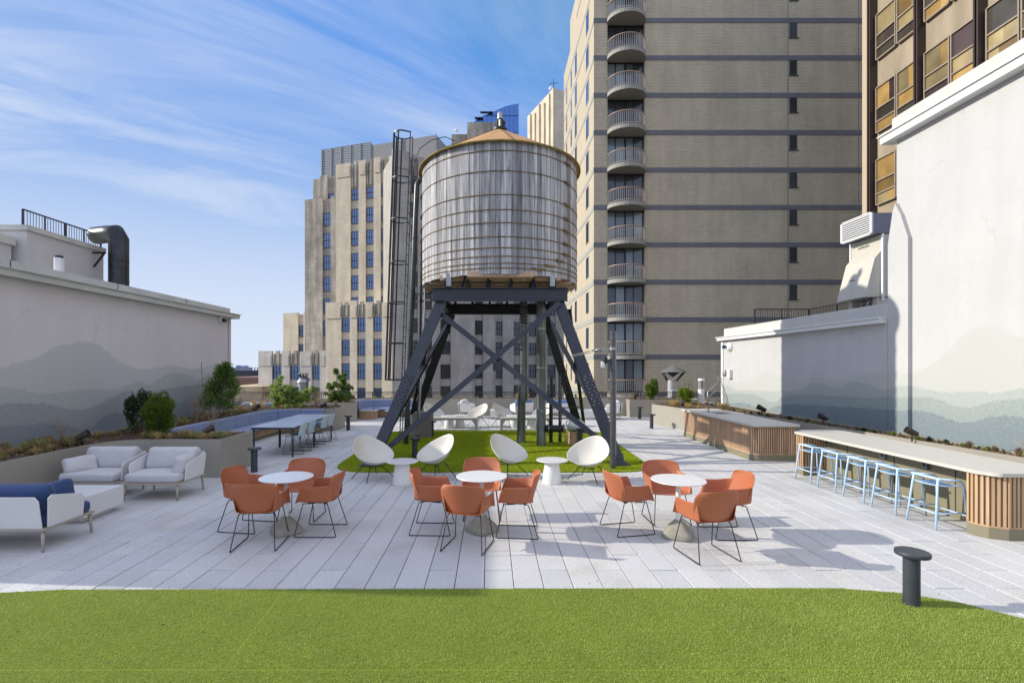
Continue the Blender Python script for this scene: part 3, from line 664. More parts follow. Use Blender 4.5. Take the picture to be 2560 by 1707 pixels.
    brace(sh(lerp(fl,tl,gz0-.25),(0,.09,0)),sh(lerp(fr,tr_,.30),(0,.09,0)),STEEL)
    g=MB(); g.box((.06,11.69,2.13),(.27,11.70,2.36)); g.build('gusset_plate',STEEL,r)
    for (f1,t1,f2,t2,dx) in ((fl,tl,bl,tbl,-.06),(fr,tr_,br_,tbr,.06)):
        brace(sh(lerp(f1,t1,.12),(dx,0,0)),sh(lerp(f2,t2,gz0-.25),(dx,0,0)),STEEL,.07,(1,0,0))
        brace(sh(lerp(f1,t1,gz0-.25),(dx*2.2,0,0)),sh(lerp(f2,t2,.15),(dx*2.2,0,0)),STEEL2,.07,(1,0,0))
    return gz0,gz1,zb,zt
gz0,gz1,zb,zt=tower()
def pipes():
    r=thing('riser_pipe','leaning weathered riser pipe with taped top under the tank','pipe',(.9,14.26,0),'riser pipes under the tank')
    m=MB(); m.lathe([(.125,.02),(.125,1.25)],(.90,14.26,0),20); m.lathe([(.110,1.25),(.105,3.4),(.108,zb)],(.97,14.2,0),20); m.lathe([(.13,1.2),(.13,1.32)],(.92,14.24,0),20); m.build('pipe',GALVP,r,True,40)
    m=MB()
    for k in range(6): m.tube([(.97+.118*math.cos(a/16*6.283),14.2+.118*math.sin(a/16*6.283),3.5+k*.085+.02*math.sin(a*.8+k)) for a in range(16)],.016,6,closed=True)
    m.build('tape_wrap',BLACK,r,True)
    m=MB(); m.lathe([(.0,1.28),(.134,1.28),(.134,1.75),(.0,1.75)],(.93,14.23,0),20); m.build('sleeve',GALVP,r,True,40)
    r=thing('riser_pipe','thicker straight galvanised riser pipe to the right under the tank','pipe',(1.43,13.79,0),'riser pipes under the tank')
    m=MB(); m.lathe([(.135,.02),(.135,1.0),(.128,1.01),(.126,2.2),(.132,2.21),(.13,zb)],(1.43,13.79,0),22); m.build('pipe',GALVP,r,True,40)
    m=MB()
    for z in (1.0,2.2,3.3): m.lathe([(.137,z-.02),(.137,z+.02)],(1.43,13.79,0),22)
    m.build('pipe_band',GALV,r,True,40)
    r=thing('valve_pipe','short dark horizontal valve pipe low beside the straight riser','pipe',(1.75,13.75,.2))
    MB().tube([(1.56,13.72,.50),(2.02,13.70,.50)],.10,14).build('pipe',STEEL2,r,True,50)
    m=MB(); 
    for x in (1.62,2.05): m.tube([(x-.02,13.71,.50),(x+.02,13.71,.50)],.125,14)
    m.build('flange',GALVP,r,True,50); MB().tube([(2.12,13.7,.5),(2.12,13.7,.02)],.03,8).build('drain_leg',WOODS,r,True)
    MB().lathe([(.0,.02),(.16,.02),(.16,.40),(0,.42)],(2.38,13.95,0),16).build('insulation',WOODS,r,True,40)
    o=MB().rbox((2.42,13.95,.56),(.5,.4,.26),.12,puff=.03,wr=.03,seed=4).build('plastic_wrap',PLASTIC,r,True)
    # two posts
    tag(MB().tube([(1.77,14.3,0),(1.77,14.3,1.98)],.055,14).build('steel_post',STEEL2,None,True,50),'short plain dark round post under the tank right side','post')
    r=thing('strut_post','slotted dark channel post with slots facing the camera','post',(2.04,14.38,0))
    m=MB(); m.box((2.00,14.36,0),(2.09,14.40,2.0)); m.build('channel',STEEL2,r)
    m=MB()
    for k in range(26): m.box((2.035,14.353,.12+k*.072),(2.058,14.3585,.16+k*.072))
    m.build('slots',GALV,r)
    tag(MB().tube([(1.6,14.3,1.02),(2.75,14.5,1.03)],.016,8).build('threaded_rod',STEEL2,None,True),'thin dark horizontal rod between posts under the tank','rod')
    # tall post with strap (front right)
    r=thing('pipe_post','tall round grey pipe post in front of the right tower leg','post',(2.67,10.68,0))
    MB().tube([(2.67,10.68,.01),(2.67,10.68,3.02)],.062,20).build('post',mat('grey_pipe',(.085,.085,.085),.4,metal=.4,var=.3,scale=5,stretch=(1,1,4)),r,True,50)
    m=MB(); m.box((2.725,10.67,.3),(2.745,10.69,3.0)); m.build('channel_strip',GALV,r)
    m=MB(); m.lathe([(.068,2.60),(.068,2.66)],(2.67,10.68,0),20); m.build('clamp',GALV,r,True,40)
    m=MB(); m.tube([(2.62,10.66,2.63),(2.30,11.2,2.60),(1.95,11.7,2.50)],.012,6); m.tube([(2.62,10.70,2.60),(2.30,11.25,2.56),(1.95,11.7,2.47)],.010,6); m.tube([(2.45,10.9,2.62),(2.32,11.1,2.60)],.022,8); m.build('tie_rod',GALV,r,True)
    m=MB(); m.rbox((2.50,10.66,2.38),(.10,.10,.16),.04,n=1); m.build('spotlight',BLACK,r,True)
    MB().rbox((2.46,10.64,2.27),(.09,.05,.14),.03,wr=.02,n=2).build('wrap_cloth',WHITE,r,True)
    # electrical box
    r=thing('electrical_cabinet','brown grey electrical cabinet standing on the turf by left leg','cabinet',(-2.2,15.6,0))
    MB().box((-2.43,15.3,.0),(-1.85,15.9,.78)).build('cabinet',mat('cabinet_brown',(.17,.145,.125),.6),r)
    MB().box((-2.52,15.33,.12),(-2.432,15.87,.72)).build('side_duct',GALV,r)
pipes()
def ladder():
    r=thing('caged_ladder','tall dark ladder with round safety cage left of the tank','ladder',(-2.35,14.3,0))
    zt_=H+(Y0-333)/F*14.2; zc0=H+(Y0-950)/F*14.3; zc0=1.85
    cxl=-2.56; cyl=14.3
    lean=lambda z:-.035*(zt_-z)
    for y in (14.08,14.50):
        MB().beam((-2.30+lean(.05),y,.05),(-2.30,y,zt_),.02,.055,(1,0,0)).build('rail',STEEL,r)
    m=MB(); z=.4
    while z<zt_-.9: m.tube([(-2.30+lean(z),14.08,z),(-2.30+lean(z),14.50,z)],.010,6); z+=.3
    m.build('rungs',STEEL,r)
    rc=.28
    def ring(z): 
        o=lean(z); return [(-2.30+o,cyl+rc*.62,z)]+[(cxl+o+.02-rc*math.sin(math.pi*k/14)*1.0+.0, cyl+rc*math.cos(math.pi*k/14),z) for k in range(15)]+[(-2.30+o,cyl-rc*.62,z)]
    for z in (zt_,H+(Y0-449)/F*14.3,H+(Y0-551)/F*14.3,H+(Y0-657)/F*14.3,H+(Y0-757)/F*14.3,H+(Y0-858)/F*14.3,zc0):
        mm=MB(); P=ring(z)
        for i in range(len(P)-1): mm.beam(P[i],P[i+1],.008,.05,(0,0,1)) if False else mm.tube([P[i],P[i+1]],.022,4)
        mm.build('hoop',STEEL if z<zt_-.1 else BLACK,r)
    for a in (20,55,90,125,160):
        o0=lean(zc0); p=(cxl+.02-rc*math.sin(R(a)),cyl+rc*math.cos(R(a)))
        MB().beam((p[0]+o0,p[1],zc0),(p[0],p[1],zt_),.02,.04,(0,1,0)).build('cage_bar',STEEL2,r)
    m=MB(); m.beam((-2.30,14.08,4.30),(TC[0]-1.7,13.7,4.32),.05,.05); m.beam((-2.30,14.5,4.15),(TC[0]-1.7,13.9,4.15),.05,.05); m.build('wall_bracket',STEEL,r)
    m=MB(); m.tube([(-2.28,14.3,zt_-1.6),(-2.25,14.3,zt_-.9),(-2.05,14.2,zt_-.45),(-1.7,14.1,zt_-.25),(-1.3,14.0,zt_-.2),(-1.0,13.95,zt_-.35)],.012,6); m.build('grab_rail',STEEL,r,True)
    r=thing('overflow_pipe','tall dark vertical pipe with elbow into the tank top','pipe',(-2.39,14.02,0))
    ztop=H+(Y0-442)/F*13.7
    m=MB(); pts=[(-2.42,14.02,.01),(-2.06,13.72,ztop-.25)]+[(-2.06+.20*(1-math.cos(R(a))),13.72,ztop-.25+.20*math.sin(R(a))) for a in (30,60,90)]+[(-1.70,13.72,ztop-.05)]
    m.tube(pts,.072,14); m.build('pipe',mat('dark_green_pipe',(.035,.045,.045),.35,metal=.3,var=.25),r,True,60)
    m=MB()
    for k in (.12,.35,.6,.8): p=Vector(pts[0]).lerp(Vector(pts[1]),k); m.lathe([(.082,-.03),(.082,.03)],p,14)
    m.build('coupling',STEEL,r,True,40)
    tag(MB().tube([(-2.14,14.5,.0),(-1.95,14.1,ztop-.5),(-1.86,14.0,ztop-.45)],.035,8).build('drain_pipe',STEEL,None,True,50),'slimmer dark pipe running beside the tall elbow pipe','pipe')
    tag(MB().tube([(-2.05,13.9,.3),(-1.84,13.72,3.9),(-1.84,13.72,ztop-.4)],.024,8).build('conduit',GALV,None,True,50),'thin pale conduit running down left of the tank','pipe')
ladder()
# ------------------------------------------------------------------ bollards
def bollards():
    r=thing('bollard_light',None,'bollard',(0,0,0),'low bollard lights with flat disc tops')
    MB().lathe([(.070,0),(.070,.02),(.066,.02),(.066,.475)],(0,0,0),28).build('post',DGREY,r,True,40)
    MB().lathe([(.0,.475),(.133,.475),(.137,.480),(.137,.508),(.133,.513),(0,.513)],(.008,0,0),36).build('cap',DGREY,r,True,40)
    D=[((3.96,4.60),'charcoal bollard light standing on the front lawn edge at right'),((-5.03,10.42),'bollard light beside the near left planter corner'),
       ((-5.0,17.2),'bollard light in front of the left planter end near curved sofa'),((5.83,17.7),'bollard light standing beside the right planter box'),
       ((6.38,20.9),'far bollard light in front of the right rear planter'),((-1.84,11.9),'bollard light on the turf near the front left tower leg'),
       ((-1.86,15.5),'bollard light on the turf beside the electrical cabinet'),((2.52,13.7),'bollard light on the turf beside the plastic wrapped valve')]
    for i,((x,y),l) in enumerate(D):
        o=r if i==0 else dup(r); put(o,(x,y,.0),R(-8) if i==0 else 0,l)
bollards()
# ------------------------------------------------------------------ orange chairs
def shell_mesh(arm=.195,flare=.035):
    m=MB()
    def seat(u,v):
        a=2*u-1; y=.255-.475*v; s_=1 if a>0 else -1; q=abs(a)
        ah=arm*min(1,(v/.13))**.5*(1+.06*v); ah=max(ah,.008); lo=min(1,ah/.05)
        if q<.54: x=q/.54*.222; z=.452+.012*(q/.54)**2
        elif q<.66:
            k=(q-.54)/.12*math.pi/2; x=.222+.030*math.sin(k); z=.464+.030*(1-math.cos(k))*lo
        else:
            k=(q-.66)/.34; x=.252+flare*k; z=.464+.030*lo+(ah-.012)*k
        z-=.014*math.sin(math.pi*v)
        if v<.10: z-=.022*(1-v/.10)**2
        if v>.78: x*=1-.13*((v-.78)/.22)**2
        if q>=.66: y+=-.045*((q-.66)/.34)*(1-min(1,v*3))*lo
        return (s_*x, y, z)
    m.grid(seat,36,18); return m
def back_mesh():
    m=MB()
    def back(u,v):
        a=2*u-1; q=abs(a)
        W=.232+.055*math.sin(math.pi*min(1,v*.62+.02))
        c=max(0,(v-.72)/.28); W*=1-.17*c**2.6
        b=max(0,(.14-v)/.14); W*=1-.10*b**2
        x=a*W; z=.437+.392*v-.018*q**3*v
        y=-.205-.115*v+.085*q**2.4
        if v<.10: y+=.025*(1-v/.10)**2
        return (x,y,z)
    m.grid(back,28,18); return m
def sled(m_,s_,fx=.262,fy=.265,by=-.28,ins=.205):
    P=[(s_*(ins-.03),.02,.428),(s_*ins,.14,.430),(s_*(ins+.005),.165,.43),(s_*(ins+.01),.175,.40)]
    P+=[(s_*(fx-.003),fy-.004,.035),(s_*fx,fy,.015),(s_*fx,fy-.02,.007),(s_*fx,by+.02,.007),(s_*fx,by,.015),(s_*(fx-.003),by+.006,.035),(s_*(ins+.01),-.165,.40),(s_*ins,-.15,.43),(s_*(ins-.02),-.10,.428)]
    m_.tube(P,.0062,8); return m_
SMOD=(('SOLIDIFY',dict(thickness=.009,offset=0)),('SUBSURF',dict(levels=1,render_levels=1)))
def orange_chairs():
    r=thing('shell_armchair',None,'chair',(0,0,0),'orange armchairs around the three round tables')
    shell_mesh().build('seat',ORANGE,r,True,mods=SMOD)
    back_mesh().build('backrest',ORANGE,r,True,mods=SMOD)
    for s_ in (-1,1): sled(MB(),s_).build('leg',BLACK,r,True)
    m=MB(); m.tube([(-.2,.10,.425),(.2,.10,.425)],.006,6); m.tube([(-.2,-.12,.425),(.2,-.12,.425)],.006,6); m.rbox((0,0,.424),(.30,.26,.010),.005,n=1); m.build('underframe',BLACK,r)
    J=[(-3.38,6.84,-8,'left side of the left round table'),(-2.90,6.19,95,'near side of the left round table'),(-2.31,6.68,180,'right side of the left round table'),(-2.81,7.30,271,'far side of the left round table'),
       (-.79,6.74,-2,'left side of the middle round table'),(-.28,6.13,75,'near side of the middle round table'),(.36,6.63,175,'right side of the middle round table'),(-.13,7.34,270,'far side of the middle round table'),
       (1.88,6.73,13,'left side of the right round table'),(2.57,5.84,100,'near side of the right round table'),(3.17,6.57,180,'right side of the right round table'),(2.56,7.14,271,'far side of the right round table')]
    for i,(x,y,h,l) in enumerate(J):
        o=r if i==0 else dup(r)
        put(o,(x,y,.001),R(h-90),'orange shell armchair on the '+l)
orange_chairs()
def round_tables():
    r=thing('round_table',None,'table',(0,0,0),'white round tables on concrete bases')
    MB().lathe([(0,.738),(.33,.738),(.345,.742),(.348,.748),(.345,.754),(0,.755)],n=56).build('tabletop',WHITEP,r,True,50)
    MB().lathe([(.030,.20),(.030,.70),(.10,.735),(.10,.737)],n=20).build('column',WHITEP,r,True,40)
    m=MB(); prof=[(.042,.225),(.058,.214),(.172,.088),(.188,.070),(.196,.045),(.194,.015),(.186,.0)]
    vs=[];n=48
    for rr,z in prof:
        for k in range(n):
            a=2*math.pi*k/n+0.0; e=(abs(math.cos(a))**5+abs(math.sin(a))**5)**(-1/5); e=1+(e-1)*min(1,rr/.15); x,y=rr*e*math.cos(a),rr*e*math.sin(a); vs.append((x*.97,y*.97,z))
    m.add(vs,[(j*n+(k+1)%n,j*n+k,(j+1)*n+k,(j+1)*n+(k+1)%n) for j in range(len(prof)-1) for k in range(n)]+[tuple(range(n)),tuple((len(prof)-1)*n+k for k in range(n))[::-1]])
    m.build('base',CONC,r,True,22)
    for i,(x,y,a,l) in enumerate(((-2.76,6.62,38,'left one of three'),(-.12,6.68,47,'middle one of three'),(2.48,6.46,62,'right one of three'))):
        put(r if i==0 else dup(r),(x,y,.001),R(a),'white round pedestal table on concrete base, %s in the front row'%l)
round_tables()
# ------------------------------------------------------------------ egg chairs and round side tables
def egg_chairs():
    r=thing('egg_chair',None,'chair',(0,0,0),'cream egg shaped lounge chairs')
    al=R(33); e=Vector((0,-math.cos(al),math.sin(al))); nn=Vector((0,-math.sin(al),-math.cos(al))); C=Vector((0,-.02,.605))
    m=MB()
    n=44; rings=12; vs=[tuple(C+nn*.262+e*(-.07))]; fs=[]
    for j in range(1,rings+1):
        q=j/rings
        for k in range(n):
            a=2*math.pi*k/n; v=math.sin(a); u=math.cos(a)
            L_=.435; wx=.43*(1-.20*v-.08*v*v); 
            p=C+e*(v*L_*q-.07*(1-q))+Vector((u*wx*q,0,0))+nn*(.262*(1-q**2.3))
            p=p+nn*(.03*abs(u)**2*q**4)
            vs.append(tuple(p))
    for k in range(n): fs.append((0,1+(k+1)%n,1+k))
    for j in range(rings-1):
        for k in range(n): a=1+j*n+k; b=1+j*n+(k+1)%n; fs.append((a,b,b+n,a+n))
    m.add(vs,fs); m.build('shell',CREAM,r,True,mods=(('SOLIDIFY',dict(thickness=.014,offset=0)),('SUBSURF',dict(levels=1,render_levels=1))))
    ft=[(-.33,.24),(.33,.24),(.30,-.30),(-.30,-.30)]
    for fx,fy in ft: MB().tube([(fx*.38,fy*.38-.02,.270 if fy>0 else .312),(fx,fy,.008)],.0085,8).build('leg',BLACK,r,True)
    m=MB()
    for (a,b) in ((0,2),(1,3)):
        p=[Vector((ft[i][0]*.62,ft[i][1]*.62-.02,.255)) for i in (a,b)]; m.tube([p[0],(0,-.02,.215),p[1]],.0055,6)
    m.tube([(-.12,.06,.268),(.12,.06,.268),(.11,-.13,.312),(-.11,-.13,.312)],.007,6,closed=True); m.build('cross_tie',BLACK,r,True)
    D=[(-2.34,9.78,-40,1,'cream egg chair at far left of the front turf edge, facing right'),(-1.12,9.92,220,1,'cream egg chair on front turf edge right of the left side table, facing left'),
       (.38,9.98,-42,1,'cream egg chair left of the right side table, facing right'),(1.93,9.66,230,1,'cream egg chair beside the tall pipe post, facing left'),
       (-2.15,18.6,-35,1,'cream egg chair behind left bench, leftmost of the far row'),(-.48,18.2,218,1,'cream egg chair behind right end of the left bench, facing left'),
       (.46,18.35,-35,1,'cream egg chair behind left end of the right bench, facing right'),(1.95,18.4,215,1,'cream egg chair half hidden behind the riser pipes'),
       (-9.0,19.2,20,1,'cream egg chair behind the pine planter'),(-10.05,19.2,200,1,'cream egg chair at far left edge behind the mural wall end')]
    for i,(x,y,h,s_,l) in enumerate(D): put(r if i==0 else dup(r),(x,y,.001 if not (10.35<y<16.9 and abs(x)<3.5) else .02),R(h-90),l)
    t=thing('side_table',None,'table',(0,0,0),'white round side tables beside egg chairs')
    MB().lathe([(0,.425),(.285,.425),(.302,.431),(.305,.438),(.302,.445),(0,.447)],n=48).build('tabletop',WHITEP,t,True,50)
    MB().lathe([(.185,.0),(.19,.01),(.165,.22),(.132,.40),(.128,.425)],n=32).build('pedestal',WHITEP,t,True,50)
    for i,(x,y,l) in enumerate(((-1.68,9.33,'white round side table between the two front left egg chairs'),(1.19,9.45,'white round side table between the two front right egg chairs'),
        (-1.5,17.8,'white round side table behind the left bench, the left one'),(-1.12,18.0,'white round side table behind the left bench, the right one'),(.88,17.9,'white round side table behind right bench, left of riser pipe'),(1.5,17.8,'white round side table seen between the two riser pipes'))):
        put(t if i==0 else dup(t),(x,y,.001),0,l)
egg_chairs()
def benches():
    r=thing('stone_bench',None,'bench',(0,0,0),'pale stone benches behind the turf')
    MB().box((-.91,-.2,.37),(.91,.22,.45)).build('seat',BENCH,r)
    for s_ in (-1,1):
        m=MB(); P=[(s_*.91,0),(s_*.82,0),(s_*.82,.22),(s_*.72,.368),(s_*.91,.368)]
        if s_>0: P=P[::-1]
        n=5; m.add([(x,-.2,z) for x,z in P]+[(x,.22,z) for x,z in P],[tuple(range(n)),tuple(range(n,2*n))[::-1]]+[(i,n+i,n+(i+1)%n,(i+1)%n) for i in range(n)]); m.build('leg',BENCH,r)
    put(r,(-1.37,17.18,0),0,'long pale bench at the back edge of the turf, left of the risers')
    put(dup(r),(1.25,17.18,0),0,'long pale bench at the back edge of the turf, partly behind the riser pipes')
benches()
# ------------------------------------------------------------------ bars and stools
def slatted(r, path, z0, z1, mt, pitch=.052, w=.026, name='slats', inner=None):
    """vertical slats along a 2D path (outer face)"""
    m=MB(); acc=0
    for i in range(len(path)-1):
        a=Vector(path[i]); b=Vector(path[i+1]); d=(b-a); l=d.length; t_=d/l; nrm=Vector((t_.y,-t_.x)); s_=pitch-acc if acc else 0
        s_=acc
        while s_<l:
            p=a+t_*s_; q=p-nrm*.03
            vs=[]
            for z in (z0,z1):
                for c_ in (p-t_*w/2,p+t_*w/2,q+t_*w/2,q-t_*w/2): vs.append((c_.x,c_.y,z))
            m.add(vs,[(0,1,2,3)[::-1],(4,5,6,7),(0,1,5,4),(1,2,6,5),(2,3,7,6),(3,0,4,7)]); s_+=pitch
        acc=s_-l
    return m.build(name,mt,r)
def rrect(x0,y0,x1,y1,r,n=6):
    return arc(x1-r,y0+r,r,-90,0,n)+arc(x1-r,y1-r,r,0,90,n)+arc(x0+r,y1-r,r,90,180,n)+arc(x0+r,y0+r,r,180,270,n)
def closedp(P): return P+[P[0]]
def bars():
    # kitchen island
    x0,x1,y0,y1=6.22,7.30,11.58,15.85
    r=thing('kitchen_island','slatted timber kitchen island with pale top and tap','counter',(x0,y0,0))
    MB().prism(rrect(x0,y0,x1,y1,.16),.0,.145).build('plinth',OLIVE,r)
    MB().prism(rrect(x0+.05,y0+.05,x1-.05,y1-.05,.12),.145,.815).build('carcass',mat('dark_carcass',(.07,.05,.035),.8),r)
    slatted(r,closedp(rrect(x0+.012,y0+.012,x1-.012,y1-.012,.14)),.165,.815,WOODS)
    MB().prism(rrect(x0+.005,y0+.005,x1-.005,y1-.005,.15),.146,.166).build('slat_rail',WOODS,r)
    MB().prism(rrect(x0-.05,y0-.06,x1+.05,y1+.06,.12),.818,.865).build('countertop',COUNTER,r)
    tx,ty=6.52,14.6
    m=MB(); m.box((tx+.1,ty-.4,.8655),(tx+.5,ty+.05,.869)); m.build('sink',STEEL,r)
    m=MB(); m.tube([(tx,ty,.865),(tx,ty,1.08)]+[(tx+.10-.10*math.cos(R(a)),ty,1.08+.12*math.sin(R(a))) for a in range(20,181,20)]+[(tx+.20,ty,1.0)],.013,8); m.lathe([(.028,.865),(.028,.90)],(tx,ty,0),12); m.tube([(tx,ty,.92),(tx-.07,ty-.02,.95)],.008,6); m.build('tap',GALV,r,True)
    # bar
    x0,x1,y0,y1=6.42,7.55,6.27,10.55
    r=thing('bar_counter','long pale topped bar with slatted ends beside the blue stools','counter',(x0,y0,0))
    MB().prism([(x0-.01,y0+.10),(x0+.09,y0)]+[(x1-.1,y0),(x1,y0+.1),(x1,y1-.1),(x1-.1,y1)]+[(x0+.12,y1),(x0,y1-.12)][0:2],.825,.872)
    top=[(x0,y0+.20)]+arc(x0+.2,y0+.14,.14,200,250,4)+[(x0+.32,y0)]+arc(x1-.14,y0+.14,.14,270,360,5)+arc(x1-.2,y1-.2,.2,0,90,5)+[(x0+.3,y1),(x0,y1-.22)]
    MB().prism(top,.825,.872).build('countertop',COUNTER,r)
    for (a,b) in ((y0+.03,y0+.34),(y1-.48,y1-.03)):
        P=[(x0+.02,b),(x0+.02,a+.22),(x0+.09,a+.09),(x0+.26,a),(x1-.05,a),(x1-.05,b)] if a<8 else [(x0+.02,a),(x1-.05,a),(x1-.05,b),(x0+.25,b),(x0+.02,b-.2)]
        MB().prism(P,.0,.145).build('plinth',OLIVE,r)
        c_=Vector((sum(p[0] for p in P)/len(P),sum(p[1] for p in P)/len(P)))
        Q=[tuple(c_+(Vector(p)-c_)*.93) for p in P]
        MB().prism(Q,.145,.822).build('end_core',mat('end_core',(.16,.12,.075),.8),r)
        PP=[tuple(c_+(Vector(p)-c_)*.985) for p in P]
        ar=sum(PP[i][0]*PP[(i+1)%len(PP)][1]-PP[(i+1)%len(PP)][0]*PP[i][1] for i in range(len(PP)))
        PP=PP if ar>0 else PP[::-1]
        slatted(r,closedp(PP),.165,.822,WOOD,.055,.028)
        MB().prism(PP,.146,.166).build('slat_rail',WOOD,r)
    m=MB(); m.box((6.90,y0+.30,.0),(7.0,y1-.45,.824)); m.build('back_panel',OLIVE,r)
    m=MB(); m.box((6.885,y0+.345,.0),(6.90,y1-.45,.10)); m.build('kick_rail',OLIVE,r)
    m=MB()
    for y in (7.25,8.35,9.45): m.box((6.894,y,.10),(6.899,y+.012,.82))
    m.build('panel_joint',DARK,r)
    for y in (9.95,8.55,7.72):
        b=MB(); b.box((6.84,y-.05,.63),(6.899,y+.05,.78)); ob=b.build('power_outlet',GALV,r)
        MB().box((6.835,y-.022,.67),(6.839,y+.022,.73)).build('outlet_cover',BLACK,ob)
    # stools
    s=thing('bar_stool',None,'stool',(0,0,0),'pale blue bar stools along the bar')
    rt=.0145
    hw=.215
    for sy in (-1,1):
        m=MB(); m.tube([(-.225,sy*.235,.006),(-.165,sy*.195,.62),(-.155,sy*.19,.69)],rt,10); m.build('rear_leg',PALEBLUE,s,True)
        m=MB(); m.tube([(.235,sy*.235,.006),(.185,sy*.205,.58),(.175,sy*.20,.625),(.15,sy*.198,.655),(.10,sy*.196,.668),(-.155,sy*.19,.69)],rt,10); m.build('front_leg',PALEBLUE,s,True)
    m=MB(); m.tube([(-.155,-.235,.69),(-.165,-.19,.692),(-.165,.19,.692),(-.155,.235,.69)],rt,10); m.build('back_bar',PALEBLUE,s,True)
    m=MB()
    def st(u,v):
        x=-.17+.37*v; ww=.20*(1-.12*abs(2*v-1)**3); return (x,(2*u-1)*ww,.585+.012*(2*u-1)**2-.01*math.sin(math.pi*v)+(.012*(v-.9)*-10 if v>.9 else 0))
    m.grid(st,12,12); seat=m.build('seat',PALEBLUE,s,True,mods=(('SOLIDIFY',dict(thickness=.006,offset=0)),))
    m=MB()
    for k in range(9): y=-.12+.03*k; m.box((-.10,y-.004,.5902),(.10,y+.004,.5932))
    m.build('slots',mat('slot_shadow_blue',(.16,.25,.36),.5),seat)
    m=MB()
    m.tube([(-.203,-.222,.22),(-.203,.222,.22)],.011,8); m.tube([(.215,-.224,.19),(.215,.224,.19)],.011,8); m.tube([(-.203,-.222,.225),(.213,-.224,.225)],.011,8); m.tube([(-.203,.222,.225),(.213,.224,.225)],.011,8)
    m.build('footrest',PALEBLUE,s,True)
    for i,(y,l) in enumerate(((6.95,'nearest'),(7.62,'second from the camera'),(8.25,'middle one of five'),(8.91,'fourth from the camera'),(9.58,'farthest'))):
        put(s if i==0 else dup(s),(6.34,y,.001),0,'pale blue metal bar stool at the bar, '+l)
bars()
# ------------------------------------------------------------------ dining tables, banquettes, aqua chairs
def dining():
    r=thing('dining_table',None,'table',(0,0,0),'grey dining tables beside the banquette')
    MB().box((-.53,-.79,.735),(.53,.79,.752)).build('tabletop',TABTOP,r)
    MB().box((-.52,-.78,.69),(.52,.78,.7345)).build('apron',DGREY,r)
    for sx in (-1,1):
        for sy in (-1,1): MB().tube([(sx*.48,sy*.73,.0),(sx*.48,sy*.73,.69)],.022,10).build('leg',DGREY,r,True)
    put(r,(-5.37,12.83,0),0,'grey rectangular dining table nearest the camera by the banquette')
    put(dup(r),(-5.42,14.46,0),0,'grey rectangular dining table behind the nearer one by the banquette')
    c=thing('dining_chair',None,'chair',(0,0,0),'pale aqua chairs at the dining tables')
    m=MB()
    def sf(u,v):
        a=2*u-1; x=a*.21; y=.22-.44*v; z=.45+.03*abs(a)**3+(-.02*(1-v/.15)**2 if v<.15 else 0); return (x,y,z)
    m.grid(sf,12,10); m.build('seat',SHELLB,c,True,mods=SMOD)
    m=MB()
    def bf(u,v):
        a=2*u-1; W=.20+.045*math.sin(math.pi*v*.8); x=a*W; z=.44+.38*v*(1-.07*a*a); y=-.21-.10*v+.08*abs(a)**2; return (x,y,z)
    m.grid(bf,12,10); m.build('backrest',SHELLB,c,True,mods=SMOD)
    for s_ in (-1,1): sled(MB(),s_,.24,.25,-.29,.18).build('leg',BLACK,c,True)
    for i,(y,l) in enumerate(((12.7,'nearest the camera'),(13.3,'second from the camera'),(14.32,'third from the camera'),(14.9,'farthest from the camera'))):
        put(c if i==0 else dup(c),(-5.05,y,.001),R(90),'pale aqua shell chair at the grey dining tables, '+l)
dining()
def offset_path(P,d):
    out=[]
    for i in range(len(P)):
        a=Vector(P[max(i-1,0)]); b=Vector(P[min(i+1,len(P)-1)]); t_=(b-a).normalized(); n=Vector((t_.y,-t_.x)); out.append(tuple(Vector(P[i])+n*d))
    return out
